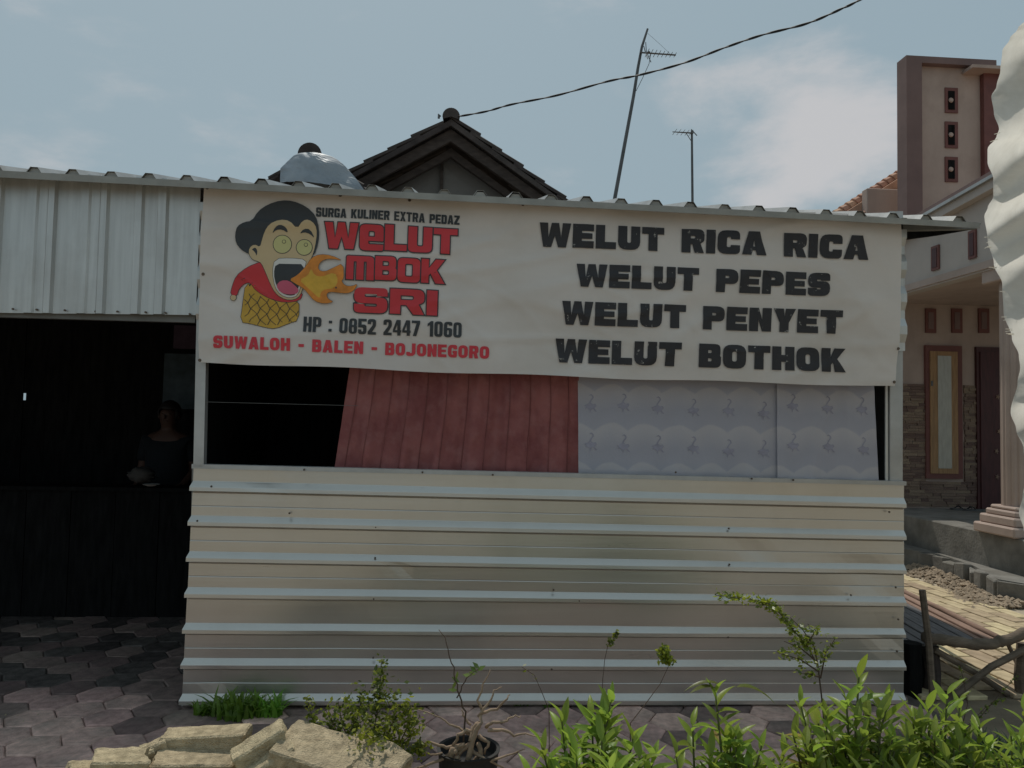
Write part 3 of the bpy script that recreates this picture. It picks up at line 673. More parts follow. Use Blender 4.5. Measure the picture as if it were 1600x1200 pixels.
lay([(255,420),(180,450),(110,500),(85,560),(75,610),(112,620),(125,575),(165,540),(195,540),(230,590),(320,640),(400,658),(490,648),(510,600),(430,560),(330,480),(280,420)], 1, 3, .8, 1)
lay(circ(92,628,17), 1, 1, .7, 0)
for k in range(8):   # wavy lattice on the wrap skirt
    for sgn in (1, -1):
        pts = []
        for i in range(15):
            t = i/14; x = 120+k*62+sgn*0; 
            xx = (100+k*58 + t*200) if sgn > 0 else (190+k*58 - t*200); yy = 570+t*240
            xx += 6*sin(t*22)
            lim = 590 + max(0, min(60, (xx-200)*.35)); hi = 772 + 30*sin(max(0,min(1,(xx-150)/330))*pi)
            if 150 < xx < 482 and lim < yy < hi and (xx > 205 or yy > 560): pts.append((xx, yy))
        if len(pts) > 2:
            l = cc([(x-2.2, y) for x, y in pts]+[(x+2.2, y) for x, y in reversed(pts)]); flat2(fig, l, [], .0060, 0)
lay([(105,255),(120,205),(160,180),(205,175),(240,115),(300,75),(380,52),(450,56),(530,88),(588,145),(606,220),(602,300),(575,385),(480,400),(300,420),(240,390),(185,370),(140,345),(110,305)], 2, 0, 0, 1)
lay([(255,330),(265,290),(280,240),(310,195),(370,165),(430,172),(475,222),(510,172),(545,166),(583,195),(592,240),(580,330),(560,395),(530,450),(520,530),(505,590),(480,632),(430,645),(380,630),(345,600),(318,550),(290,480),(265,425),(245,415),(212,405),(188,372),(190,335),(220,312)], 3, 1, .8, 1)
lay([(345,400),(440,396),(530,405),(522,455),(505,530),(480,618),(430,632),(378,615),(345,570),(330,480)], 4, 2, .7, 1)
lay([(350,430),(435,432),(522,432),(500,520),(470,612),(430,620),(385,605),(352,560),(338,490)], 5, 0, 0, 1)
lay([(352,560),(380,530),(430,530),(475,570),(488,588),(470,610),(420,612),(375,600)], 6, 7, 0, 1)
for x, y, r in ((387,313,53),(517,331,46)):
    lay(circ(x,y,r+4), 4, 0, 0, 0); lay(circ(x,y,r), 5, 8, 0, 0); lay(circ(x+10,y-16,12,12), 6, 0, 0, 0); lay(circ(x+10,y-16,9,12), 7, 8, 0, 0)
lay([(325,252),(345,212),(375,196),(410,212),(422,246),(385,225),(350,228)], 5, 0, 0, 1)
lay([(488,250),(515,220),(552,222),(580,278),(550,250),(515,240)], 5, 0, 0, 1)
lay([(205,345),(225,330),(240,350),(235,385),(228,365),(215,350)], 4, 0, 0, 1)
lay([(430,525),(480,500),(530,445),(560,395),(610,372),(680,380),(748,412),(690,400),(640,402),(605,430),(602,468),(640,480),(690,455),(750,425),(755,520),(738,530),(760,560),(800,565),(838,548),(812,592),(770,607),(720,602),(670,595),(648,612),(662,642),(695,655),(640,668),(580,652),(545,612),(520,580),(470,550)], 8, 5, .4, 1)
lay([(490,528),(545,500),(560,455),(580,500),(625,510),(700,480),(722,530),(700,575),(640,582),(615,600),(612,640),(570,600),(530,565)], 9, 6, 0, 1)
fig.obj('printed_cook_figure', FM, banner)
mb = MB()
for k, (px, py) in enumerate(((323,289),(532,302),(817,316),(1101,329),(1402,343),(313,566),(317,431),(1396,600),(1402,548),(640,309),(1240,336))):
    c = cp(px, py+ (4 if py < 400 else -3), .002)
    MB().tube([c, c-Vector((0,.004,0))], [.009,.007], 10).obj('eyelet', m_screw, banner)

# ------------------------------------------------------------ tile roofs
def tile_mesh(name, w, l, th, mt, curve=.02):
    mb = MB(); n = 6
    top = [(w*(i/n-.5), -l/2, curve*sin(i/n*2*pi)) for i in range(n+1)] + [(w*(i/n-.5), l/2, curve*sin(i/n*2*pi)) for i in range(n+1)]
    bot = [(x, y, z-th) for x, y, z in top]; k = n+1
    mb.add(top+bot, [(i,i+1,k+i+1,k+i) for i in range(n)]+[(2*k+i,3*k+i,3*k+i+1,2*k+i+1) for i in range(n)]+[(i,2*k+i,2*k+i+1,i+1) for i in range(n)]+[(k+i,k+i+1,3*k+i+1,3*k+i) for i in range(n)]+[(0,k,3*k,2*k),(n,2*k+n,3*k+n,k+n)])
    return mb.mesh(name, mt)
T_old = tile_mesh('roof_tile', .24, .36, .028, m_tile); T_new = tile_mesh('roof_tile', .24, .36, .03, m_terra, .035)
def tiled_slope(par, apex, eave, back, tm, cols_parts, cols, expo=.27, tilt=.085):
    """tiles laid from the eave up to the apex; columns step along back"""
    d = (apex-eave); L = d.length; dn = d.normalized(); bn = back.normalized(); nrm = dn.cross(bn)
    if nrm.z < 0: nrm = -nrm
    xax = dn.cross(nrm) ; rows = int((L-.14)/expo)+1; stuff = MB()
    for c in range(cols):
        for r in range(rows):
            pos = eave + dn*(r*expo+.10) + bn*(.12+c*.225) + nrm*(.03+R.uniform(-.004,.004))
            yv = (dn*cos(tilt) - nrm*sin(tilt)); zv = xax.cross(yv); 
            mt = Matrix((xax, yv, zv)).transposed().to_4x4(); mt.translation = pos
            if zv.z < 0: mt = mt @ Matrix.Rotation(pi, 4, 'Y')
            if c < cols_parts:
                o = bpy.data.objects.new('roof_tile', tm); COL.objects.link(o); o.parent = par
                o.matrix_parent_inverse = Matrix.Translation(par.location).inverted(); o.matrix_basis = mt
            else: stuff.add([mt @ v.co for v in tm.vertices], [tuple(p.vertices) for p in tm.polygons])
    if stuff.v: stuff.obj('far_roof_tiles', tm.materials[0], par, kind='stuff')
YH = 3.3
hs = empty('tiled_house', (P(705,300,YH).x, YH+2, 0), 'old house whose dark stepped-tile gable rises behind the banner at centre', 'building')
ap = P(705,184,YH); el = P(470,312,YH); er = P(905,330,YH); bk = Vector((0,1,0))
tiled_slope(hs, ap, el, bk, T_old, 2, 10); tiled_slope(hs, ap, er, bk, T_old, 2, 10)
for tip, sd_ in ((el,1),(er,-1)):
    d = (tip-ap)
    for q, (dn_, th, y0, mt) in enumerate(((.015,.05,.0,m_tile),(.085,.10,.08,m_barge),(.23,.07,.24,m_barge))):
        z = Vector((0,0,-1)); a_ = ap+z*dn_; b_ = tip+z*dn_
        MB().prism([a_+Vector((0,y0,0)), b_+Vector((0,y0,0)), b_+z*th+Vector((0,y0,0)), a_+z*th*1.25+Vector((0,y0,0))], (0,.03+.02*q,0)).obj('bargeboard' if q > 0 else 'verge_strip', mt, hs)
g = YH+.45
MB().prism([ap+Vector((0,.45,-.15)), el+Vector((.1,.45,-.15)), Vector((el.x+.1,g,0)), Vector((er.x-.1,g,0)), er+Vector((-.1,.45,-.15))], (0,.12,0)).obj('gable_wall', m_gablew, hs)
kx = P(692,300,g-.02).x
MB().box((kx-.03, g-.05, 1.5),(kx, g-.004, ap.z-.3)).obj('gable_batten', m_barge, hs)
MB().prism([Vector((kx,g-.012,ap.z-.35)), Vector((kx,g-.012,1.8)), Vector((er.x-.3,g-.012,1.8)), Vector((er.x-.3,g-.012,er.z-.25))],(0,.008,0)).obj('gable_board', m_gablew, hs)
for s_ in (0,): 
    MB().box((el.x+.1,g+.12,0),(el.x+.25,g+3,el.z-.1)).obj('side_wall', m_gablew, hs); MB().box((er.x-.25,g+.12,0),(er.x-.1,g+3,er.z-.1)).obj('side_wall', m_gablew, hs)
def ridge(par, c, r, L, n=5, mt=m_tile):
    for k in range(n):
        mb = MB(); y0 = c.y-.04+k*L*.92; seg = 14; vs = []
        for yy, rr in ((y0, r), (y0+.05, r*.96), (y0+L, r*.86)):
            vs += [(c.x+rr*cos(pi*1.22*i/seg-.11*pi), yy, c.z+rr*sin(pi*1.22*i/seg-.11*pi)) for i in range(seg+1)]
        m1 = seg+1; fs = [(j*m1+i, j*m1+i+1, (j+1)*m1+i+1, (j+1)*m1+i) for j in range(2) for i in range(seg)]
        mb.add(vs, fs); mb.add([(c.x,y0+.004,c.z)]+vs[:m1], [(0,i+2,i+1) for i in range(seg)]) if k == 0 else None
        mb.obj('ridge_tile', mt, par)
ridge(hs, P(705,184,YH), .088, .36)
ins = P(688,182,YH-.07); MB().tube([ins, ins+Vector((-.015,.0,.02)), ins+Vector((-.015,0,-.02))],.012,8).obj('cable_insulator', m_mast, hs)

YG = 2.75
lh = empty('tiled_house', (P(485,300,YG).x, YG+1.5, 0), 'small tiled roof with crumpled silver flashing wrapped around its round ridge end', 'building')
a2 = P(486,240,YG); l2 = P(395,300,YG); r2 = P(590,312,YG)
tiled_slope(lh, a2, l2, bk, T_old, 2, 8); tiled_slope(lh, a2, r2, bk, T_old, 2, 8)
ridge(lh, P(485,243,YG-.02), .108, .36)
MB().prism([a2+Vector((0,.3,-.12)), l2+Vector((0.05,.3,-.1)), Vector((l2.x+.05,YG+.3,0)), Vector((r2.x-.05,YG+.3,0)), r2+Vector((-.05,.3,-.1))], (0,.1,0)).obj('gable_wall', m_gablew, lh)
def foil(u, v):
    lx_ = 466-28*min(1,(v*2.0))**.7; rx_ = 508+66*v**.62
    c = Vector((lx_+(rx_-lx_)*u, 241+ (50+14*u)*v*(.9+.1*u)))
    p = P(c.x, c.y, YG-.06)
    k = noise.noise(Vector((c.x*.035, c.y*.04, 2)))*.03 + abs(noise.noise(Vector((c.x*.07, c.y*.06, 5))))*.02
    p.y -= k + .16*sin(u*pi)*(.4+.6*v); return p
MB().grid(foil, 22, 16).obj('metal_flashing', m_foil, lh, solid=.002)

# ------------------------------------------------------------ antennas and cable
an = empty('antenna_mast', PZ(962, 420, 3.0)*0+P(960,320,4.9), 'tall thin leaning antenna mast with a toothed boom pointing right near its top', 'antenna')
YA = 5.2
pts = [P(938,470,YA),P(961,308,YA),P(978,215,YA),P(990,150,YA),P(997,105,YA),P(1003,73,YA),P(1012,45,YA)]
MB().tube(pts, [.026,.025,.023,.021,.019,.017,.013], 8).obj('mast', m_mast, an)
b0, b1 = P(1000,82,YA-.03), P(1056,86,YA-.1)
MB().tube([b0,b1], .010, 6).obj('boom', m_mast, an)
for k in range(8):
    c = b0.lerp(b1, .2+.78*k/7); l = .11-.007*k
    MB().tube([c-Vector((0,l,0)), c+Vector((0,l,.0))], .004, 5).obj('element', m_mast, an)
for s_ in (1,-1):
    MB().tube([P(1010,81,YA-.03), P(1013-s_*4,66 if s_>0 else 97,YA-.08+.1*s_)], .006, 5).obj('reflector', m_mast, an)
    MB().tube([P(1008,80,YA-.05), P(1009-s_*3,72 if s_>0 else 92,YA-.15+.1*s_)], .006, 5).obj('reflector', m_mast, an)
MB().box(P(1011,84,YA-.04), P(1016,80,YA-.08)).obj('junction_box', m_mast, an)
MB().tube([P(1012,52,YA-.01),P(1030,68,YA-.05),P(1047,84,YA-.09)], .0018, 4).obj('stay_wire', m_mast, an)
MB().tube([P(1017,84,YA-.05),P(1014,100,YA-.05),P(1004,122,YA-.04),P(994,142,YA-.03)], .004, 5).obj('feed_cable', m_mast, an)
an2 = empty('antenna_mast', P(1082,320,7.5), 'short upright antenna pole with a small boom pointing left', 'antenna')
MB().tube([P(1083,420,7.5),P(1082,315,7.5),P(1081,204,7.5)], [.022,.021,.018], 8).obj('mast', m_mast, an2)
b0, b1 = P(1083,208,7.46), P(1051,206,7.3)
MB().tube([b0,b1], [.013,.007], 6).obj('boom', m_mast, an2)
for k in range(5):
    c = b0.lerp(b1,.1+.2*k); MB().tube([c-Vector((0,.12,0)),c+Vector((0,.12,0))], .004, 5).obj('element', m_mast, an2)
MB().tube([P(1072,208,7.45),P(1076,214,7.45),P(1081,222,7.45)], .006, 5).obj('feed_cable', m_mast, an2)
MB().tube([P(1080,202,7.42),P(1089,212,7.42)], .008, 5).obj('reflector', m_mast, an2)
cb = [(716,182),(760,174),(800,163),(870,149),(950,127),(1000,117),(1070,98),(1131,75),(1190,55),(1260,37),(1310,16),(1350,-4),(1420,-50)]
cpts = []
for i in range(len(cb)-1):
    for k in range(14):
        t = k/14; p0 = cb[max(i-1,0)]; p1 = cb[i]; p2 = cb[i+1]; p3 = cb[min(i+2,len(cb)-1)]
        c = [.5*((2*p1[j])+(-p0[j]+p2[j])*t+(2*p0[j]-5*p1[j]+4*p2[j]-p3[j])*t*t+(-p0[j]+3*p1[j]-3*p2[j]+p3[j])*t**3) for j in (0,1)]
        cpts.append(P(c[0], c[1], 3.25-(c[0]-716)/700*2.6))
ct = empty('power_cable', cpts[0], 'black twisted power cable sweeping from the tiled ridge up to the right', 'cable')
for s_ in (0, pi):
    MB().tube([p+Vector((0, .0048*cos(i*.42+s_), .0048*sin(i*.42+s_))) for i, p in enumerate(cpts)], .0058, 6).obj('strand', m_cable, ct, smooth=True)

# ------------------------------------------------------------ pink house on the right
ZP = .55
wq = PZ(1550, 795, ZP); HY = wq.y; XS = PZ(1563, 836, ZP).x; YCOL = PZ(1580, 838, ZP).y
ho = empty('pink_house', (XS+2, HY+1, 0), 'dusky pink house with brown tower, columned porch and stone-clad wall at right', 'building')
def fq(px0, py0, px1, py1, Y):   # upright rectangle seen at these corners on a plane facing the road
    a, b = P(px0, (py0+py1)/2, Y), P(px1, (py0+py1)/2, Y); z1, z0 = P((px0+px1)/2, py0, Y).z, P((px0+px1)/2, py1, Y).z
    return a.x, b.x, z0, z1
def fbox(name, px0, py0, px1, py1, Y, depth, mt, front=0, parent=None, bevel=0):
    x0, x1, z0, z1 = fq(px0, py0, px1, py1, Y-front)
    return MB().box((x0, Y-front, z0), (x1, Y-front+depth, z1)).obj(name, mt, parent or ho, bevel=bevel)
zc = P(1470, 476, HY).z       # ceiling height
MB().box((XS-.9, HY, 0), (XS+5, HY+.2, zc+.1)).obj('wall', m_pinkw, ho)
MB().box((XS-.02, YCOL-.3, zc), (XS+4, HY, zc+.08)).obj('porch_ceiling', m_pinkw, ho)
# side beam above the porch edge, with slot vents, and its raking roof edge
bm_pts = [PX(1400,472,XS), PX(1412,385,XS), PX(1430,374,XS), PX(1545,306,XS), PX(1600,272,XS)]
zlow = zc-.02
yn = YCOL-.35
q = [Vector((XS,HY,zlow)), Vector((XS,HY,PX(1412,385,XS).z)), Vector((XS,PX(1540,308,XS).y,PX(1540,308,XS).z)), Vector((XS,yn,PX(1600,275,XS).z)), Vector((XS,yn,zlow))]
MB().prism(q, (.14,0,0)).obj('porch_gable', m_pinkl, ho)
for px, py0, py1 in ((1463,384,422),(1521,360,404)):
    a, b = PX(px-6,(py0+py1)/2,XS), PX(px+6,(py0+py1)/2,XS); z1, z0 = PX(px,py0,XS).z, PX(px,py1,XS).z
    f = MB().box((XS-.02,b.y,z0),(XS-.003,a.y,z1)).obj('slot_vent', m_trimr, ho)
    MB().box((XS-.026,b.y+.03,z0+.03),(XS-.021,a.y-.03,z1-.03)).obj('vent_core', m_door, f)
p0, p1 = Vector((XS,HY,q[1].z)), Vector((XS,yn,q[3].z))
for k,(dz,th,xo,mt) in enumerate(((.0,.09,-.10,m_pinkl),(.09,.035,-.14,m_roof),(.125,.08,-.07,m_brownw))):
    MB().prism([p0+Vector((xo,0,dz)), p1+Vector((xo,0,dz)), p1+Vector((xo,0,dz+th)), p0+Vector((xo,0,dz+th))],(.3,0,0)).obj('gutter', mt, ho)
MB().prism([p0+Vector((.2,0,.02)),p1+Vector((.2,0,.02)),p1+Vector((.2,0,.06)),p0+Vector((.2,0,.06))],(3.5,0,0)).obj('porch_roof', m_terra, ho)
# wall vents
for px in (1455,1496,1538,1582):
    f = fbox('wall_vent', px-8, 482, px+8, 520, HY, .04, m_trimr, .03)
    fbox('vent_core', px-4, 488, px+4, 514, HY, .012, m_brownw, .036, f)
# window
w_ = fbox('window', 1447, 540, 1504, 748, HY, .05, m_trimr, .045)
fbox('frame', 1454, 549, 1497, 740, HY, .03, m_wood, .06, w_)
fbox('pane', 1466, 556, 1487, 732, HY, .012, m_frost, .066, w_)
fbox('hinge', 1455, 595, 1458, 603, HY, .01, m_mast, .068, w_)
# door with carved flowers
d_ = fbox('door', 1527, 543, 1610, 796, HY, .05, m_door, .045)
fbox('door_leaf', 1533, 550, 1568, 795, HY, .02, m_door, .06, d_)
fbox('door_leaf', 1570, 550, 1606, 795, HY, .02, m_door, .06, d_)
for px, py in ((1559,620),(1567,633),(1561,674),(1557,705),(1567,723),(1558,745)):
    c = P(px,py,HY-.065); mb = MB()
    for k in range(5):
        a = 2*pi*k/5; mb.tube([c, c+Vector((.030*cos(a),-.004,.034*sin(a)))], [.012,.004], 6)
    mb.obj('carved_flower', m_gold, d_)
# stone cladding strips
x0, x1, z0, z1 = fq(1405, 600, 1600, 792, HY)
SM = [MB().box((-.5,0,-.5),(.5,1,.5)).mesh('stone', m_stone) for _ in range(1)]
wx = [fq(1446,600,1505,750,HY), fq(1526,600,1612,796,HY)]
z = z0; nst = 0
while z < z1-.02:
    hh = R.uniform(.030,.044); x = x0+R.uniform(-.1,0)
    while x < P(1527,700,HY).x:
        ww = R.uniform(.10,.22); xa, xb = x, min(x+ww, P(1526.5,700,HY).x)
        for wa in wx:
            if z+hh > wa[2] and xa < wa[1] and xb > wa[0]:
                if xa < wa[0]: xb = min(xb, wa[0]-.003)
                else: xa = max(xa, wa[1]+.003)
        if xb-xa > .03 and nst < 298:
            o = link('stone', SM[0], ho, loc=((xa+xb)/2, HY-R.uniform(.012,.032), z+hh/2)); o.scale = (xb-xa-.004, .05, hh-.004); nst += 1
        x += ww
    z += hh
# tower
YT = HY-.35
tx0, tx1, tz0, tz1 = fq(1417, 90, 1557, 420, YT)
MB().box((tx0+.27, YT+.1, zc+.45), (tx1+1.2, YT+.6, tz1-.05)).obj('tower_wall', m_pinkw, ho)
MB().box((tx0, YT, zc+.45), (P(1441,200,YT).x, YT+.22, tz1)).obj('tower_fin', m_brownw, ho)
MB().box((P(1441,200,YT).x, YT, tz1-.09), (P(1557,90,YT).x, YT+.22, tz1)).obj('tower_cornice', m_brownw, ho)
fbox('tower_ledge', 1520, 105, 1700, 110, YT, .3, m_pinkw, .12)
fbox('tower_pier', 1538, 112, 1700, 300, YT, .2, m_trimr, -.02)
for i, (y0, y1) in enumerate(((137,176),(190,231),(245,284))):
    f = fbox('tower_vent', 1477, y0, 1497, y1, YT, .03, m_trimr, -.085)
    fbox('vent_core', 1482, y0+5, 1492, y1-5, YT, .012, m_dark, -.078, f)
    c = P(1486,(y0+y1)/2,YT+.07); mb = MB()
    mb.tube([c, c-Vector((0,.015,0))], [.035,.025], 8); mb.obj('vent_ornament', m_pinkw, f)
# parapet and terracotta slope left of the tower
YP = YT+.9
x0_, x1_, z0_, z1_ = fq(1355, 295, 1420, 340, YP)
MB().box((x0_, YP, 2.6), (x1_+.3, YP+.15, z1_)).obj('parapet', m_pinkw, ho, bevel=.01)
h0, h1 = P(1306,338,YP+.35), P(1432,258,YP+.35)
for rw, (dz, dy, r_) in enumerate(((0,0,.085),(-.13,-.12,.075),(-.25,-.24,.075))):
    nT = 13
    for k in range(nT):
        a_ = h0.lerp(h1, k/nT)+Vector((0,dy,dz)); b_ = h0.lerp(h1, (k+1.25)/nT)+Vector((0,dy,dz-.02))
        MB().tube([a_, a_.lerp(b_,.5)+Vector((0,0,.008)), b_], [r_*1.15, r_, r_*.78], 9).obj('roof_tile', m_terra, ho)
MB().prism([h0+Vector((0,-.2,-.35)), h1+Vector((0,-.2,-.35)), h1+Vector((0,-.2,-.02)), h0+Vector((0,-.2,-.02))],(0,1.5,0)).obj('roof_slope', m_terra, ho)
MB().box((x0_-.9, YP+.6, 0),(x1_+3, YP+2, 3.2)).obj('rear_wall', m_pinkw, ho)
# porch slab, column
MB().box((XS, YCOL-.35, 0), (XS+4, HY, ZP)).obj('porch_slab', m_conc, ho, bevel=.012)
cxx = PZ(1600, 838, ZP).x+.05; cyy = YCOL+.12
col = empty('x', (0,0,0), None, None); bpy.data.objects.remove(col)
mb = MB(); seg = 48; vs = []
for zz in (ZP+.28, zc-.15):
    for k in range(seg):
        a = 2*pi*k/seg; r = .165-.012*(k % 3 == 0); vs.append((cxx+r*cos(a), cyy+r*sin(a), zz))
mb.add(vs, [(k,(k+1)%seg,(k+1)%seg+seg,k+seg) for k in range(seg)])
mb.obj('column_shaft', m_pinkw, ho)
for k, (r, z0_, h) in enumerate(((.30,0,.10),(.26,.10,.09),(.22,.19,.06),(.19,.25,.04))):
    MB().box((cxx-r,cyy-r,ZP+z0_),(cxx+r,cyy+r,ZP+z0_+h)).obj('column_base', m_pinkw, ho, bevel=.015)
MB().box((cxx-.23,cyy-.23,zc-.15),(cxx+.23,cyy+.23,zc)).obj('column_capital', m_pinkw, ho, bevel=.01)

# low concrete apron in front of the porch, rubble edge, alley
kb = [PZ(1440,862,.2), PZ(1468,866,.2), PZ(1522,884,.2), PZ(1560,905,.2), PZ(1620,915,.2)]
apn = [Vector((XS-.9,HY,.2))]+[Vector((kb[0].x,HY,.2))]*0+kb+[Vector((XS+3,kb[-1].y,.2)),Vector((XS+3,HY,.2))]
MB().prism(apn, (0,0,-.22)).obj('concrete_apron', m_conc, kind='structure')
for k in range(len(kb)-1):
    a, b = kb[k], kb[k+1]; d = (b-a).normalized(); n_ = Vector((-d.y, d.x, 0))
    if n_.x > 0: n_ = -n_
    L = (b-a).length; m_ = max(1, int(L/.22))
    for i in range(m_):
        p = a+d*(L*i/m_); q_ = a+d*(L*(i+1)/m_-.02); tz = .205+R.uniform(-.03,.012)
        o = MB(); v = [p, q_, q_+n_*(.05+R.uniform(0,.03)), p+n_*(.04+R.uniform(0,.04))]
        o.prism([x+Vector((R.uniform(-.03,.03),R.uniform(-.03,.03),tz-x.z+R.uniform(-.02,.02))) for x in v], (0,0,-.25))
        o.obj('kerb_stone', m_conc, bevel=.01, label=None)
alley = MB().prism([Vector((2.4,.3,-.010)),Vector((8,.3,-.010)),Vector((8,9,-.010)),Vector((2.4,9,-.010))],(0,0,-.004)).obj('alley', m_sand, kind='structure')
kerbs = [o for o in COL.objects if o.name.startswith('kerb_stone')]
ap_o = [o for o in COL.objects if o.name == 'concrete_apron'][0]
for o in kerbs: o.parent = ap_o
PM = [MB().box((-.141,-.066,-.02),(.141,.066,.010),j=.003).mesh('paving_brick', m_alley, bevel=.004) for _ in range(4)]
cnt = 0
ang = atan2(kb[2].y-kb[0].y, kb[2].x-kb[0].x)
org = PZ(1500, 940, 0); dv = Vector((cos(ang), sin(ang), 0)); nv_ = Vector((-sin(ang), cos(ang), 0))
cand = []
for i in range(-34, 34):
    for j in range(-26, 26):
        p = org + dv*(j*.30 + (i % 2)*.15) + nv_*(i*.15)
        q_ = px_of(p)
        if 1395 < q_[0] < 1620 and 868 < q_[1] < 1110 and p.y > .25 and p.x > 2.5:
            # keep left of the gravel strip
            t = (p-kb[0]).dot((kb[2]-kb[0]).normalized()); base = kb[0]+(kb[2]-kb[0]).normalized()*t
            if base.x-p.x > .52: cand.append(((p-CAM).length, p))
cand.sort(key=lambda c: c[0])
for _, p in cand[:300]:
    link('paving_brick', R.choice(PM), alley, loc=(p.x,p.y,R.uniform(-.002,.003)), rot=(R.uniform(-.012,.012),R.uniform(-.012,.012),ang))
mb = MB()
def pebble(mb, c, r):
    bmx = [Vector((0,0,1)),Vector((1,0,0)),Vector((.3,.95,0)),Vector((-.8,.6,0)),Vector((-.8,-.6,0)),Vector((.3,-.95,0)),Vector((0,0,-1))]
    a = R.uniform(0,6.3); vs = [Matrix.Rotation(a,3,'Z') @ Vector((v.x*r*R.uniform(.8,1.3), v.y*r*R.uniform(.7,1.1), v.z*r*R.uniform(.5,.8))) + c for v in bmx]
    mb.add(vs, [(0,i,i % 5+1) for i in range(1,6)]+[(6,i % 5+1,i) for i in range(1,6)])
for _ in range(1500):
    t = R.random(); k = t*(len(kb)-1); i = int(k); f = k-i; e = kb[i].lerp(kb[i+1], f)
    off = .1+abs(R.gauss(0,.16)); c = e+Vector((-off, -off*.1, -.2+max(.0,.09-off*.2)*R.random())); pebble(mb, c, R.uniform(.010,.034))
mb.obj('gravel', m_gravel, kind='stuff')
# things left on the steps
def sandal(px, py, z, rz, label):
    c = PZ(px, py, z); t = empty('sandal', c, label, 'sandal')
    out_ = [(cos(a)*.045*(1-.25*cos(a+1.2)), sin(a)*.13) for a in [2*pi*i/14 for i in range(14)]]
    rot = Matrix.Rotation(rz,3,'Z')
    MB().prism([c+rot @ Vector((x,y,.002)) for x,y in out_],(0,0,.02)).obj('sole', m_mast, t)
    for s_ in (-1,1): MB().tube([c+rot @ Vector((s_*.04,-.01,.02)), c+rot @ Vector((s_*.02,.03,.055)), c+rot @ Vector((0,.08,.024))], .006, 5).obj('strap', m_shirt, t)
sandal(1502, 797, ZP, 1.2, 'dark sandal lying left on the porch before the maroon door')
sandal(1521, 798, ZP, 1.5, 'dark sandal lying right on the porch before the maroon door')
sandal(1428, 836, .2, 1.3, 'black sandal on the low concrete apron beside the corrugated wall')

# ------------------------------------------------------------ rough bench in the alley
bz = .30
bt = empty('rough_bench', PZ(1500,1000,bz)*1, 'low rough bench of poles and boards with crossed braces right of the corrugated wall', 'bench')
bt.location.z = 0
xr_n, xr_f = PZ(1560,1004,bz), PZ(1412,930,bz)
fr_l = PZ(1440,1004,bz)
dr = (xr_f-xr_n); wdt = fr_l-xr_n
def strip(name, u0, u1, mt, z0=0, th=.02, ex=0):
    a = xr_n+wdt*u0-dr*0.0; b = xr_n+wdt*u1; q_ = [a, b, b+dr*1.25, a+dr*1.25]
    MB().prism([v+Vector((0,0,z0)) for v in q_],(0,0,-th)).obj(name, mt, bt, bevel=.004)
strip('board', -.02, .10, m_redwood, .012); strip('board', .11, .19, m_redwood, .0)
for k in range(7): strip('board', .20+k*.15, .20+k*.15+.135, m_grey, R.uniform(-.006,.004))
e0 = xr_n+Vector((.04,0,.012)); MB().tube([e0+dr*t+Vector((R.uniform(-.008,.008),0,R.uniform(-.006,.006))) for t in (-.02,.3,.6,.9,1.25)], [.020,.022,.02,.02,.018], 8).obj('side_rail', m_redwood, bt, smooth=True)
yb = fr_l.y-.05
fl = [PZ(1446,996,bz+.04),P(1485,1002,yb),P(1520,1007,yb),P(1548,1006,yb),P(1570,1001,yb),P(1605,987,yb),P(1660,965,yb)]
fl[0] = P(1444,996,yb)
fr_ = []
for i in range(len(fl)-1):
    for k in range(6): fr_.append(fl[i].lerp(fl[i+1], k/6)+Vector((0,R.uniform(-1,1),R.uniform(-1,1)))*.0035)
fr_.append(fl[-1])
MB().tube(fr_, [.032+R.uniform(-.003,.003)+(.006 if i % 9 == 4 else 0) for i in range(len(fr_))], 10).obj('front_rail', m_bamboo, bt, smooth=True)
MB().tube([P(1441,922,yb-.06),P(1447,970,yb-.06),P(1452,1010,yb-.06),P(1458,1100,yb-.06)], .019, 6).obj('stub_post', m_bamboo, bt)
MB().tube([P(1460,1015,yb+.03),P(1530,1055,yb+.03),P(1610,1108,yb+.03)], .019, 7).obj('cross_brace', m_bamboo, bt)
MB().tube([P(1494,1085,yb-.03),P(1548,1042,yb-.03),P(1620,1005,yb-.03)], .021, 7).obj('cross_brace', m_bamboo, bt)
MB().tube([P(1572,1000,yb+.2),P(1600,1060,yb+.2)], .013, 6).obj('cross_brace', m_bamboo, bt)
MB().tube([P(1600,1005,yb+.02),P(1597,1060,yb+.02),P(1604,1120,yb+.02)], [.04,.045,.05], 8).obj('leg', m_bamboo, bt)
MB().tube([P(1452,1010,yb+.10),P(1457,1050,yb+.1),P(1450,1130,yb+.1)], [.055,.05,.06], 9).obj('leg', m_barge, bt)
MB().tube([P(1424,1004,yb+.05),P(1424,1060,yb+.05),P(1424,1130,yb+.05)], [.06,.06,.06], 9).obj('leg', m_dark, bt)
lo_ = xr_f+wdt*.9
MB().prism([fr_l+Vector((-.30,.05,-.02)),fr_l+Vector((.10,.05,-.02)),fr_l+Vector((.10,.05,-.31)),fr_l+Vector((-.30,.05,-.31))],(0,.03,0)).obj('shade_board', m_dark, bt)  # near-black board standing in for the shade under the bench

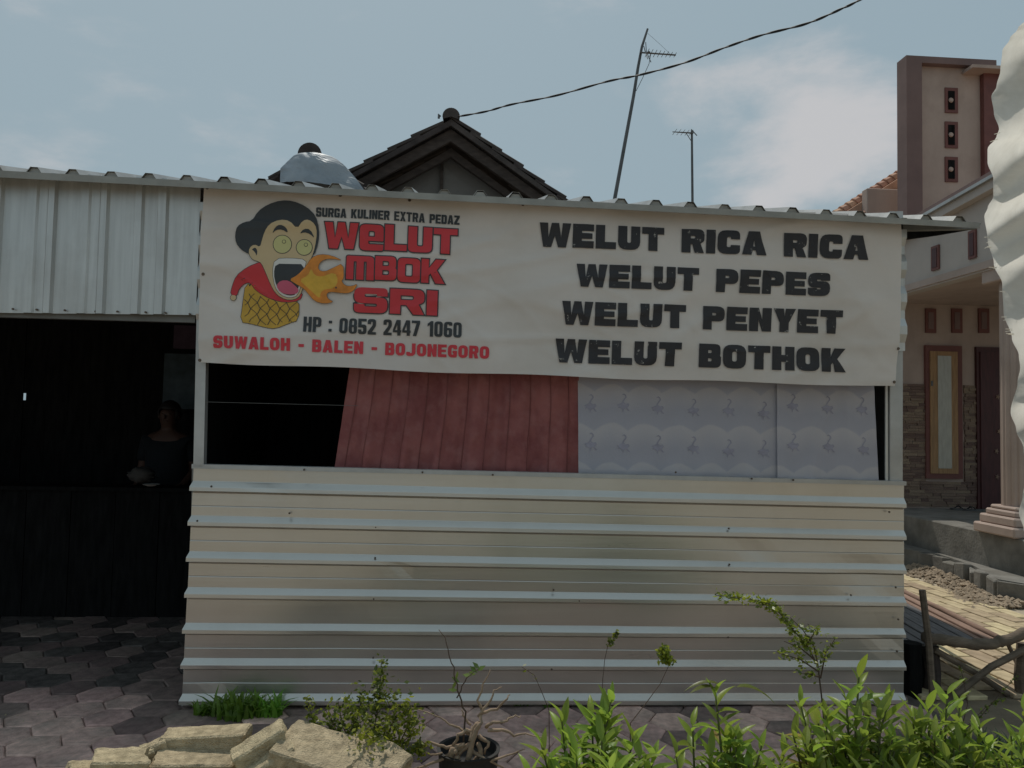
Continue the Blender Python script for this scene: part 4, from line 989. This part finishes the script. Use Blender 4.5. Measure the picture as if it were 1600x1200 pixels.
# ------------------------------------------------------------ white tarp on the right
tp = [(30,1603),(45,1590),(60,1578),(80,1566),(110,1563),(135,1557),(150,1549),(177,1553),(202,1561),(213,1557),(233,1543),(253,1543),(280,1552),(307,1552),(325,1543),(337,1538),(373,1543),(413,1553),(444,1566),(488,1568),(528,1581),(556,1592),(575,1594),(596,1590),(644,1579),(672,1588),(700,1599),(740,1606),(775,1598),(800,1592),(830,1600)]
def tedge(py):
    for i in range(len(tp)-1):
        if tp[i][0] <= py <= tp[i+1][0]:
            f = (py-tp[i][0])/(tp[i+1][0]-tp[i][0]); f = f*f*(3-2*f); return tp[i][1]+(tp[i+1][1]-tp[i][1])*f
    return tp[-1][1]
def tarpf(u, v):
    py = 30+800*v; e = tedge(py); px = e+(1900-e)*u**1.3
    ytop = py - (px-e)*.35*(1-v)*.6
    Y = -1.55; s = (py + (px-1560)*.55)
    fold = .085*sin(s/17.5+1.1*sin(s/57)) + .05*sin(s/47+1) 
    y = Y + fold*.7 + .010*noise.noise(Vector((px*.011+py*.012, py*.03, 3)))*2 + .004*noise.noise(Vector((px*.05, py*.07, 0))) + .35*u
    p = P(px, ytop, y)
    return p
tarp = MB().grid(tarpf, 60, 200).obj('hanging_tarp', m_tarp, smooth=True, label='crumpled white plastic tarp hanging down the right edge, nearest the camera', cat='tarp')

fr = MB()
for _ in range(16):
    py = R.choice((R.uniform(345,425), R.uniform(345,425), R.uniform(425,560), R.uniform(205,225))); u0 = tarpf(0, (py-30)/800)
    fr.tube([u0+Vector((.01,0,0)), u0+Vector((-R.uniform(.004,.02),R.uniform(-.01,.01),-R.uniform(-.004,.016)))], .0011, 4)
fr.obj('frayed_threads', m_tarp, tarp, kind='stuff')
# ------------------------------------------------------------ broken blocks in the foreground
def block(pts_px, Y, depth, label, tone=0, rough=.012, ht=None):
    """pts_px: visible front outline; depth pushed away from the viewer with a slight drop"""
    pass
def rubble_block(c, size, rot, label, broken=None, seed=0):
    rr = random.Random(seed); bm = bmesh.new(); bmesh.ops.create_cube(bm, size=1)
    for v in bm.verts: v.co = Vector((v.co.x*size[0], v.co.y*size[1], v.co.z*size[2]))
    bmesh.ops.bevel(bm, geom=list(bm.edges), offset=.006, segments=1, affect='EDGES')
    bmesh.ops.subdivide_edges(bm, edges=[e for e in bm.edges if e.calc_length() > .03], cuts=9, use_grid_fill=True)
    for v in bm.verts:
        x = v.co.x/size[0]
        if broken:
            lim = broken*( .5 - .12 - .10*noise.noise(Vector((v.co.y*9, v.co.z*14, seed))) - .10*noise.noise(Vector((v.co.y*30, v.co.z*30, seed+3))))
            if (broken > 0 and x > lim) or (broken < 0 and x < lim): v.co.x = lim*size[0] + (x-lim)*size[0]*.12
        n_ = noise.noise(v.co*22+Vector((seed,0,0))); v.co += v.co.normalized()*(n_*.008+noise.noise(v.co*75+Vector((0,seed,0)))*.0035)
    me = bpy.data.meshes.new('concrete_block'); bm.to_mesh(me); bm.free(); me.materials.append(m_block)
    o = link('concrete_block', me, loc=c, rot=rot, label=label, cat='concrete block', group='broken concrete blocks heaped in the foreground'); return o
def at(px, py, Y): return P(px, py, Y)
BL = [
 ((316,1164),-1.42,(.33,.115,.10),(-.02,-.06,-.04),'long broken concrete block with pale sunlit top, highest of the heap',-1,1),
 ((300,1203),-1.52,(.31,.14,.10),(.04,.03,.06),'pebbly concrete block lying below the highest one',-1,2),
 ((190,1203),-1.60,(.19,.12,.10),(.02,.12,.30),'short concrete block at the left end of the heap',1,3),
 ((408,1168),-1.58,(.185,.085,.075),(.16,-.50,.25),'upper of the two grey tilted concrete blocks rising to the right',0,4),
 ((426,1195),-1.62,(.185,.085,.075),(.16,-.50,.25),'lower of the two grey tilted concrete blocks',0,5),
 ((502,1180),-1.60,(.30,.20,.07),(.20,.20,-.26),'wide flat concrete slab lit by the sun right of the tilted blocks',1,6),
 ((580,1192),-1.60,(.23,.18,.07),(.22,.26,-.50),'flat concrete slab at the right end of the heap',0,7),
 ((540,1216),-1.68,(.16,.12,.07),(.1,.15,.3),'broken concrete piece in front of the flat slabs',1,11),
 ((125,1212),-1.60,(.09,.09,.07),(.1,.3,.6),'small concrete lump at the far left of the heap',0,8),
 ((226,1180),-1.48,(.09,.06,.045),(.2,-.3,.4),'small wedge of broken concrete at the left end of the highest block',1,9),
 ((240,1170),-1.46,(.11,.06,.045),(.1,-.40,.1),'jagged chip of concrete against the left end of the highest block',-1,10)]
for (px,py),Y,size,rot,label,br,sd_ in BL: rubble_block(P(px,py,Y), size, rot, label, br, sd_)
# the heap underneath
mb = MB()
hc = P(380, 1225, -1.6)
def heapf(u, v):
    x = hc.x-.85+1.75*u; y = -2.35+1.25*v
    r = hypot((x-hc.x)/.85, (y+1.68)/.62); z = .31*max(0, 1-r*r)**.6 + .02*noise.noise(Vector((x*12,y*12,0)))
    return (x, y, z-.015)
mb.grid(heapf, 40, 30)
mb.obj('rubble_heap', m_block, smooth=True, label='low heap of rubble and sand under the broken concrete blocks', cat='rubble heap')

mb = MB()
for _ in range(420):
    u, v = R.random(), R.random(); p = Vector(heapf(u, v))
    if p.z > .03 or R.random() < .5: pebble(mb, Vector((p.x, p.y, max(.0, p.z)+.004)), R.choice((.006,.009,.013,.020)))
for _ in range(260):
    pebble(mb, Vector((R.uniform(-2.6,1.6), R.uniform(-1.5,-.05), .008)), R.uniform(.003,.008))
mb.obj('rubble_grit', m_block, kind='stuff')

# ------------------------------------------------------------ plants
def leaf_mesh(name, L, W, mt, bend=.25, fold=.25, n=7):
    mb = MB(); vs = []
    for i in range(n+1):
        t = i/n; w = W*.56*(sin(pi*t**.75)**.85 if 0 < t < 1 else 0.02)+.0006; a = bend*t
        y = L*(t - .12*bend*t*t); z = -L*bend*t*t*.55
        vs += [(-w, y, z+w*fold*2), (0, y, z), (w, y, z+w*fold*2)]
    fs = []
    for i in range(n): fs += [(i*3,i*3+1,i*3+4,i*3+3),(i*3+1,i*3+2,i*3+5,i*3+4)]
    mb.add(vs, fs); return mb.mesh(name, mt, smooth=True)
LV = [leaf_mesh('leaf', .11, .026, m, b) for m, b in ((m_leaf,.15),(m_leaf,.5),(m_leaf,.9),(m_leafy,.2),(m_leafy,.6),(m_leaf,.3))]
m_leafo  = leafmat('leaf_yellowed', (.52,.42,.09), (.34,.27,.08), .45)
LV.append(leaf_mesh('leaf', .085, .022, m_leafo, .7)); LV.append(leaf_mesh('leaf', .13, .030, m_leaf, .7))
LVR = [leaf_mesh('leaf', .14, .026, m_leafr, .9), leaf_mesh('leaf', .12, .024, m_leafr, .5)]
def leaf_at(par, me, pos, dirv, roll=0, s=1):
    yv = dirv.normalized(); up = Vector((0,0,1)); xv = yv.cross(up)
    if xv.length < .1: xv = Vector((1,0,0))
    xv.normalize(); zv = xv.cross(yv); mt = Matrix((xv,yv,zv)).transposed().to_4x4() @ Matrix.Rotation(roll,4,'Y') @ Matrix.Scale(s,4)
    mt.translation = pos
    o = bpy.data.objects.new('leaf', me); COL.objects.link(o); o.parent = par
    o.matrix_parent_inverse = Matrix.Translation(par.location).inverted(); o.matrix_basis = mt
def shrub(base_px, tips, Y, label, extra=0, nleaf=24, s=.93):
    bp_ = P(base_px, 1200, Y); base = Vector((bp_.x, bp_.y, 0)); t = empty('leafy_shrub', base, label, 'shrub', None); n = 0
    cap_ = 285; lf_ = MB()
    tips = list(tips)+[(x_+R.uniform(-34,34), min(1215,y_+R.uniform(22,75)), d_+R.uniform(-.12,.06)) for x_, y_, d_ in tips for _ in range(2)]
    for (tx, ty, dy) in tips:
        tip = P(tx, ty, Y+dy); b = base+Vector((R.uniform(-.05,.05),R.uniform(-.05,.05),0)); mid = b.lerp(tip,.5)+Vector((R.uniform(-.03,.03),R.uniform(-.03,.03),-.02))
        pts = [b, b.lerp(mid,.5), mid, mid.lerp(tip,.5)+Vector((R.uniform(-.012,.012),0,.01)), tip]
        MB().tube(pts, [.006,.0055,.005,.004,.0025], 6).obj('stem', m_stem, t)
        up_ = (tip-mid).normalized(); h0 = R.uniform(0,6)
        for i in range(nleaf):
            f = i/(nleaf-1); k = 1-(1-f)*.0
            pos = mid.lerp(tip, .05+.95*f) if f > .0 else mid
            az = h0+i*2.399+R.uniform(-.4,.4); el_ = -.35+1.35*f**1.5+R.uniform(-.35,.3)
            d = Vector((cos(az)*cos(el_), sin(az)*cos(el_), sin(el_)))+up_*.25*f
            sc_ = s*R.uniform(.6,1.25)*(.62+.38*sin(pi*min(1,.25+f*.62)))
            me = R.choice(LV[3:5]) if (f > .8 or R.random() < .22) else R.choice(LV)
            if n < cap_: leaf_at(t, me, pos, d, R.uniform(-.5,.5), sc_)
            else:
                yv = d.normalized(); xv = yv.cross(Vector((0,0,1))).normalized(); zv = xv.cross(yv)
                m4 = Matrix((xv,yv,zv)).transposed().to_4x4() @ Matrix.Rotation(R.uniform(-.5,.5),4,'Y') @ Matrix.Scale(sc_,4); m4.translation = pos
                lf_.add([m4 @ v.co for v in me.vertices], [tuple(p.vertices) for p in me.polygons], 0 if R.random() < .7 else 1)
            n += 1
    if lf_.v: lf_.obj('lower_foliage', [m_leaf, m_leafy], t, kind='stuff')
    return t
shrub(930, [(955,1092,0),(925,1120,.05),(878,1128,.03),(990,1150,-.03),(848,1168,-.02),(940,1158,-.08),(1000,1185,-.05),(900,1180,-.1),(870,1195,-.05),(960,1195,-.1)], -2.0, 'leftmost leafy green shrub, standing between the potted root plant and the sparse sapling')
B = shrub(1130, [(1118,1085,0),(1082,1135,.05),(1150,1150,0),(1190,1165,-.05),(1110,1180,-.03),(1225,1180,.0),(1170,1195,-.06)], -2.0, 'leafy shrub with a long arching reddish-edged top leaf', nleaf=20)
leaf_at(B, LVR[0], P(1125,1070,-2.0), Vector((-1,0,.35)), 0, .8); leaf_at(B, LVR[0], P(1150,1074,-2.0), Vector((1,.1,.1)), 0, 1.0); leaf_at(B, LVR[1], P(1118,1075,-2.0), Vector((-.6,-.3,.2)), 0, .9)
shrub(1330, [(1342,1058,0),(1322,1092,-.05),(1290,1112,0),(1250,1098,.1),(1385,1105,.0),(1300,1150,-.05),(1350,1145,-.1),(1395,1150,-.06),(1270,1175,-.05),(1330,1190,-.1),(1380,1190,-.1),(1240,1150,.02)], -2.0, 'tallest and widest leafy green shrub before the right end of the wall')
shrub(1470, [(1480,1085,0),(1450,1108,0),(1425,1120,-.05),(1500,1100,.05),(1530,1135,0),(1460,1150,-.1),(1430,1175,-.1),(1500,1165,-.08),(1478,1190,-.1),(1545,1165,-.05)], -1.9, 'leafy green shrub in front of the rough bench, right foreground')
shrub(1590, [(1600,1110,.05),(1580,1150,0),(1620,1130,0),(1560,1185,-.05),(1600,1185,-.08)], -1.9, 'leafy green shrub cut by the right edge, under the white tarp', nleaf=18)

def small_plant(name, base, twigs, label, cat, mt_leaf, leaf_r=.011, density=90, stem_r=.0035, mt_stem=None, per=3, frac=.25):
    t = empty(name, base, label, cat); st = MB(); lf = MB()
    for tw in twigs:
        pts = [Vector(p) for p in tw['p']]; st.tube(pts, [max(.0012, stem_r*(1-.7*i/(len(pts)-1))) for i in range(len(pts))], 5)
        L = sum((pts[i+1]-pts[i]).length for i in range(len(pts)-1)); n = int(L*density*tw.get('d',1)); f0 = tw.get('f', frac); spread = tw.get('s', .02)
        for _ in range(n):
            f = f0+(1-f0)*R.random(); k = f*(len(pts)-1); i = min(int(k), len(pts)-2); c = pts[i].lerp(pts[i+1], k-i)
            for _ in range(per):
                q_ = c+Vector((R.gauss(0,spread),R.gauss(0,spread),R.gauss(0,spread))); r = leaf_r*R.uniform(.6,1.25)
                a = Vector((R.gauss(0,1),R.gauss(0,1),R.gauss(0,.6))).normalized(); b = a.orthogonal().normalized(); b = Matrix.Rotation(R.uniform(0,6),3,a) @ b
                lf.add([q_-a*r*1.3, q_-b*r*.7-a*.2*r, q_+a*r*1.3, q_+b*r*.7-a*.2*r], [(0,1,2,3)], 0 if R.random() < .6 else 1)
    st.obj('stem', mt_stem or m_twig, t)
    if lf.v: lf.obj('foliage', mt_leaf, t, kind='stuff')
    return t
YS = -1.45
sb = P(575,1215,YS); sb.z = 0.0
def tw(pts, Y=YS, **k): return dict(p=[sb]+[P(x,y,Y+dy) for x,y,dy in pts], **k)
small_plant('thorny_shrub', sb, [
  tw([(580,1160,0),(590,1110,.02),(594,1070,.03),(596,1030,.03)], s=.014, f=.35),
  tw([(560,1170,0),(555,1120,0),(570,1085,.02)], s=.03, d=1.8), tw([(600,1160,0),(618,1120,0),(600,1085,.0)], s=.035, d=1.8),
  tw([(620,1170,0),(640,1130,0),(632,1098,.0)], s=.02, d=1.3), tw([(560,1180,-.05),(545,1150,-.05),(560,1110,0)], s=.03, d=1.8),
  tw([(540,1180,-.05),(515,1165,-.05),(490,1130,-.03),(480,1090,0)], s=.010, d=.8, f=.35), tw([(540,1190,-.08),(500,1178,-.1),(455,1160,-.1)], s=.014, f=.5),
  tw([(545,1180,0),(525,1140,.02),(508,1108,.0)], s=.02, d=1.1), tw([(555,1170,.0),(535,1135,.03),(528,1095,.02)], s=.028, d=1.2), tw([(610,1175,.0),(640,1150,.03),(655,1120,.02)], s=.024, d=1.1),
  tw([(600,1180,-.05),(590,1160,-.1),(570,1150,-.1)], s=.04, d=2.5), tw([(620,1190,0),(650,1172,0),(665,1165,0)], s=.014, f=.5), tw([(610,1190,0),(600,1150,.05),(585,1130,.05)], s=.035, d=2)],
  'bright small-leaved thorny shrub with one tall sprig behind the concrete slabs', 'shrub', [m_small, m_smalld], leaf_r=.0085, density=95)
YS2 = -1.6
def tw2(base, pts, Y, **k): return dict(p=[base]+[P(x,y,Y) for x,y in pts], **k)
b2 = P(1290,1215,YS2); b2.z = 0
small_plant('sparse_sapling', b2, [
  tw2(b2,[(1290,1150),(1284,1090),(1278,1040),(1262,1010),(1240,985),(1222,962),(1205,945),(1170,936),(1118,930)],YS2,s=.010,f=.42,d=1.1),
  tw2(P(1278,1040,YS2),[(1272,1010),(1255,985),(1235,965)],YS2,s=.016,f=0,d=1.3), tw2(P(1280,1050,YS2),[(1250,1030),(1215,1020)],YS2,s=.010,f=.4),
  tw2(P(1282,1060,YS2),[(1290,1020),(1305,998)],YS2,s=.010,f=.3), tw2(P(1280,1058,YS2),[(1262,1052),(1250,1052)],YS2,s=.010,f=.2,d=1.5),
  tw2(P(1272,1030,YS2),[(1250,1012),(1225,1002)],YS2,s=.014,f=.2), tw2(P(1262,1005,YS2),[(1275,985),(1262,975)],YS2,s=.012,f=.2)],
  'tall sparse sapling leaning left across the right part of the wall', 'sapling', [m_small, m_smalld], leaf_r=.0075, density=110)
b3 = P(985,1190,YS2); b3.z = 0
small_plant('thin_twig', b3, [tw2(b3,[(985,1130),(1010,1098),(1032,1068),(1045,1040),(1035,1016)],YS2,s=.009,f=.86,d=2.6), tw2(P(1045,1040,YS2),[(1052,1030),(1058,1036)],YS2,s=.007,f=0)],
  'thin bare twig ending in a small tuft of leaves, right of the left leafy shrub', 'twig', [m_small, m_smalld], leaf_r=.0075, density=60, stem_r=.0022)
b4 = P(938,1190,YS2); b4.z = 0
small_plant('thin_twig', b4, [tw2(b4,[(940,1100),(942,1060),(945,1030),(950,1008),(965,988)],YS2,s=.005,f=.80)], 'very thin upright twig with few tiny leaves above the left leafy shrub', 'twig', [m_smalld, m_small], leaf_r=.006, density=40, stem_r=.0018)
b5 = P(862,1190,YS2); b5.z = 0
small_plant('thin_twig', b5, [tw2(b5,[(858,1110),(846,1080),(835,1055),(815,1042)],YS2,s=.006,f=.4,d=.15)], 'dark bare twig curving left behind the left leafy shrub', 'twig', [m_smalld, m_small], leaf_r=.006, density=25, stem_r=.0020)

# root-like plant in a black pot
pt = P(732, 1175, -1.35); pc_ = Vector((pt.x, -1.35, 0)); pzt = P(722,1160,-.95).z
pot = empty('root_plant', pc_, 'gnarled dried root plant with pale bare branches in a black pot', 'potted plant')
rings = [(.085,.0),(.10,.12),(.115,.335),(.122,.35),(.108,.35),(.10,.30)]
mb = MB(); seg = 24; vs = [(pc_.x+r*cos(2*pi*k/seg), pc_.y+r*sin(2*pi*k/seg), z) for r, z in rings for k in range(seg)]
mb.add(vs, [(j*seg+k, j*seg+(k+1)%seg, (j+1)*seg+(k+1)%seg, (j+1)*seg+k) for j in range(len(rings)-1) for k in range(seg)]); mb.add([(pc_.x+.10*cos(2*pi*k/seg), pc_.y+.10*sin(2*pi*k/seg), .31) for k in range(seg)], [tuple(range(seg))])
mb.obj('pot', m_pot, pot, smooth=False)
YR = -1.42
mb = MB()
def root(pts, r0, r1, Y=YR, mt=m_root, name='branch'):
    n = len(pts); P3 = [P(x+R.uniform(-2,2), y+R.uniform(-2,2), Y+R.uniform(-.02,.02)) for x, y in pts]
    sub = [];
    for i in range(n-1):
        for k in range(3): sub.append(P3[i].lerp(P3[i+1], k/3)+Vector((R.uniform(-1,1),R.uniform(-1,1),R.uniform(-1,1)))*.004)
    sub.append(P3[-1]); MB().tube(sub, [r0+(r1-r0)*i/(len(sub)-1) for i in range(len(sub))], 6).obj(name, mt, pot, smooth=True)
root([(728,1215),(732,1180),(742,1150),(750,1128)], .013, .008, name='trunk')
root([(712,1215),(716,1175),(735,1160),(745,1140)], .013, .008, name='trunk'); root([(700,1200),(708,1172),(725,1168)], .013, .008, name='trunk')
root([(748,1135),(752,1112),(748,1095),(752,1070),(768,1045)], .007,.002); root([(750,1120),(762,1100),(772,1080),(786,1072)], .006,.002)
root([(752,1115),(775,1108),(790,1090),(798,1085)], .006,.002); root([(758,1135),(770,1128),(790,1125),(800,1118),(812,1117)], .007,.002)
root([(762,1138),(785,1142),(800,1150),(822,1148),(850,1152)], .007,.002); root([(735,1150),(718,1135),(700,1130),(682,1118),(640,1103)], .005,.0015)
root([(725,1165),(700,1165),(680,1160),(665,1162)], .008,.003); root([(735,1170),(760,1185),(785,1200)], .008,.003); root([(715,1170),(690,1185),(665,1195),(640,1205)], .008,.003)
root([(742,1150),(728,1140),(716,1150),(705,1165)], .008,.005); root([(745,1160),(752,1175),(740,1190),(748,1210)], .010,.007); root([(736,1135),(726,1120),(720,1108)], .005,.002); root([(712,1180),(720,1195),(734,1205)], .009,.006); root([(750,1150),(765,1160),(758,1178)], .008,.004)
root([(760,1190),(790,1180),(820,1172)], .005,.002); root([(750,1130),(740,1138),(735,1160)], .010,.008); root([(690,1178),(668,1178),(655,1168)], .004,.002)
root([(724,1165),(726,1110),(718,1085),(712,1060),(706,1035),(700,1005),(684,985)], .004,.0015, mt=m_twig)
root([(716,1090),(722,1072),(735,1055),(748,1045)], .003,.001, mt=m_twig)
lf = MB()
for (x,y) in ((744,1040),(740,1046),(738,1052),(730,1055),(752,1044),(712,1062),(710,1070),(714,1055),(708,1078)):
    q_ = P(x,y,YR); a = Vector((R.uniform(-1,1),R.uniform(-.5,.5),R.uniform(-1,1))).normalized()*.02; b = a.orthogonal().normalized()*.009
    lf.add([q_-a,q_-b,q_+a,q_+b],[(0,1,2,3)])
lf.obj('foliage', m_smalld, pot, kind='stuff')
# grass tufts along the foot of the wall and in the right corner
def blades(name, c, n, rad, L, label, mt=m_grass, w=.013, cat='grass tuft', kind=None):
    mb = MB()
    for _ in range(n):
        a = R.uniform(0,6.3); r = rad*sqrt(R.random()); b = c+Vector((cos(a)*r, sin(a)*r*.6, 0)); az = R.uniform(0,6.3); l = L*R.uniform(.5,1.1); le = R.uniform(.25,.95)
        h = Vector((cos(az),sin(az),0)); s_ = Vector((-h.y,h.x,0))*w*R.uniform(.6,1.3); vs = []
        for i in range(5):
            t = i/4; p = b+h*l*le*t*t+Vector((0,0,l*(t-.55*le*t*t))); ww = s_*(1-t)**.6; vs += [p-ww, p+ww]
        mb.add(vs, [(2*i,2*i+1,2*i+3,2*i+2) for i in range(4)])
    return mb.obj(name, mt, label=label, cat=cat, kind=kind)
for px, py, n, rad, L, label in ((372,1122,120,.13,.19,'bright tuft of grass between the pavers behind the highest concrete block'),
        (420,1122,70,.07,.17,'smaller grass tuft just right of the bright one at the foot of the wall'),
        (322,1118,60,.06,.10,'low dark tuft of weeds left of the bright grass tuft'),
        (860,1102,60,.09,.06,'tiny dark weeds at the foot of the wall behind the left leafy shrub'),
        (815,1104,30,.06,.05,'little patch of weeds at the wall foot right of the root plant')):
    blades('grass_tuft', PZ(px,py,0), n, rad, L, label)
mb = blades('ground_cover', Vector((2.55,-.95,0)), 2600, .62, .15, None, m_scrub, .006, None, 'stuff')
mb2 = blades('ground_cover', Vector((.9,-2.5,0)), 1500, 1.5, .16, None, m_scrub, .005, None, 'stuff')
# thorny creeper below the bench
cr = P(1500,1120,-.4); cr.z = 0
small_plant('thorny_creeper', cr, [dict(p=[cr,P(1532,1120,-.3),P(1562,1085,-.3),P(1590,1055,-.3)],s=.006,f=.3,d=.6), dict(p=[cr,P(1512,1100,-.35),P(1505,1060,-.35),P(1500,1040,-.35)],s=.006,f=.4,d=.5), dict(p=[cr,P(1540,1105,-.3),P(1570,1092,-.3)],s=.006,f=.4,d=.5)],
   'thin thorny creeper climbing below the rough bench', 'creeper', [m_smalld, m_small], leaf_r=.007, density=60, stem_r=.003)

# ------------------------------------------------------------ inside the carport
yP = 2.35
hd = P(264, 655, yP); gx = hd.x
def skin_obj(name, verts, edges, radii, mt, parent, root=0, sub=2):
    me = bpy.data.meshes.new(name); me.from_pydata([tuple(v) for v in verts], edges, []); me.materials.append(mt)
    o = link(name, me, parent); md = o.modifiers.new('skin','SKIN')
    for i, sv in enumerate(me.skin_vertices[0].data):
        r = radii[i]; sv.radius = r if isinstance(r, tuple) else (r, r); sv.use_root = (i == root)
    md.use_smooth_shade = True
    s_ = o.modifiers.new('sub','SUBSURF'); s_.levels = sub; s_.render_levels = sub
    return o
H = hd.z+.12; pn = empty('person', (gx,yP,0), 'person in a dark navy shirt standing in the shadow of the carport beside the stall', 'person')
sc_ = H/1.70
def q(x, y, z): return Vector((gx+x*sc_, yP+y*sc_, z*sc_))
V = [q(0,0,.95), q(0,.005,1.12), q(0,.01,1.30), q(0,.015,1.42), q(0,.0,1.50), q(0,-.01,1.56), q(0,-.012,1.62), q(0,-.005,1.675)]
E = [(i,i+1) for i in range(7)]; Rd = [(.15,.11),(.135,.10),(.16,.105),(.12,.085),.052,(.068,.078),(.078,.092),(.055,.065)]
def chain(start, pts, rads):
    prev = start
    for p, r in zip(pts, rads): V.append(p); Rd.append(r); E.append((prev, len(V)-1)); prev = len(V)-1
    return prev
for s_ in (-1,1):
    chain(0, [q(s_*.09,0,.86), q(s_*.10,-.01,.50), q(s_*.10,.01,.10), q(s_*.10,-.02,.045), q(s_*.11,-.15,.03)], [.085,.055,.038,.038,.028])
    e = chain(3, [q(s_*.17,.01,1.40), q(s_*.22,.03,1.13), q(s_*.18,-.16,1.02)], [.052,.040,.028])
    h_ = chain(e, [q(s_*.165,-.22,1.01)], [(.036,.02)])
    for k in range(4):
        chain(h_, [q(s_*(.145+.018*k),-.27,1.012), q(s_*(.145+.018*k),-.30-.006*(k in (1,2)),1.0), q(s_*(.145+.018*k),-.315,.985)], [.0095,.009,.0075])
    chain(h_, [q(s_*.125,-.235,1.02), q(s_*.11,-.26,1.02)], [.011,.009])
body = skin_obj('body', V, E, Rd, m_skin, pn)
skin_obj('shirt', [q(0,0,.84),q(0,.005,1.12),q(0,.01,1.30),q(0,.012,1.43),q(-.17,.01,1.40),q(-.215,.025,1.20),q(.17,.01,1.40),q(.215,.025,1.20)], [(0,1),(1,2),(2,3),(3,4),(4,5),(3,6),(6,7)], [(.21,.16),(.185,.145),(.20,.145),(.15,.11),.066,.058,.066,.058], m_shirt, pn)
skin_obj('trousers', [q(0,0,.95),q(-.09,0,.84),q(-.10,-.01,.50),q(-.10,.01,.09),q(.09,0,.84),q(.10,-.01,.50),q(.10,.01,.09)], [(0,1),(1,2),(2,3),(0,4),(4,5),(5,6)], [(.155,.12),.10,.072,.058,.10,.072,.058], m_trou, pn)
hb = MB()
def headel(mb, c, r, cut, jit=.0):
    seg, rg = 20, 12; vs = []
    for j in range(rg+1):
        th = pi*j/rg
        for k in range(seg):
            a = 2*pi*k/seg; vs.append(c+Vector((r[0]*sin(th)*cos(a), r[1]*sin(th)*sin(a), r[2]*cos(th)))*(1+jit*noise.noise(Vector((a*3,th*4,0)))))
    fs = [(j*seg+k,(j+1)*seg+k,(j+1)*seg+(k+1)%seg,j*seg+(k+1)%seg) for j in range(rg) for k in range(seg)]
    fs = [f for f in fs if cut(sum((vs[i] for i in f), Vector())/4)]
    mb.add(vs, fs)
hc_ = q(0,.005,1.625)
headel(hb, hc_+Vector((0,.012,.012)), (.088,.102,.098), lambda p: p.y > hc_.y-.035 and p.z > hc_.z-.07 or p.z > hc_.z+.045, .15)
hb.obj('hair', m_hair, pn, smooth=True, solid=.008)
fm = MB()
for s_ in (-1,1):
    headel(fm, q(s_*.030,-.086,1.622), (.011,.006,.006), lambda p: True)
    c = q(s_*.081,.0,1.61); headel(fm, c, (.010,.018,.028), lambda p: True)
headel(fm, q(0,-.102,1.598), (.012,.016,.020), lambda p: True); headel(fm, q(0,-.088,1.562), (.024,.008,.006), lambda p: True)
fm.obj('face_features', m_skin, pn, smooth=True)
# dark furniture added to blacken the floor, with a bundled cloth and a plate
tb_c = P(222, 760, 2.0); tzz = tb_c.z
tb = empty('added_counter', (tb_c.x-1.2, 1.8, 0), 'long dark wooden counter made up to blacken the carport floor, in front of the person', 'added_counter')
cx0, cx1 = XL+.3, P(296, 800, 1.6).x
MB().box((cx0, 1.88, tzz-.03), (cx1, 2.2, tzz)).obj('added_counter_top', m_dark, tb)
nb = 14
for k in range(nb):
    MB().box((cx0+(cx1-cx0)*k/nb, 1.92+R.uniform(0,.006), 0), (cx0+(cx1-cx0)*(k+1)/nb-.006, 1.94, tzz-.03)).obj('front_panel', m_dark, tb)
for x_ in (cx0, cx1-.02): MB().box((x_, 1.95, 0), (x_+.02, 2.18, tzz-.03)).obj('side_panel', m_dark, tb)
mb = MB(); headel(mb, P(222,742,1.9)*1, (.10,.08,.06), lambda p: True, .5); mb.obj('cloth_bundle', m_cloth, smooth=True, label='pale crumpled cloth bundle on the counter in the carport', cat='cloth')
pc2_ = P(236,758,1.85); MB().tube([pc2_+Vector((0,0,-.006)), pc2_+Vector((0,0,.008))], [.03,.065], 20).obj('plate', m_white, label='white plate on the counter in the carport shade', cat='plate')
pw = empty('wall_poster', P(280,595,2.75), 'dim bluish poster board hanging behind the person in the carport', 'poster')
a, b = P(257,552,2.75), P(330,640,2.75)
MB().box((a.x,2.75,b.z),(b.x,2.77,a.z)).obj('board', mat('poster_blue',(.06,.085,.10),rough=.8,var=.4,scale=6,bump=0), pw)
a, b = P(272,508,2.75), P(330,546,2.75)
MB().box((a.x,2.75,b.z),(b.x,2.77,a.z)).obj('header', mat('poster_purple',(.08,.05,.075),rough=.8,var=.3,bump=0), pw)
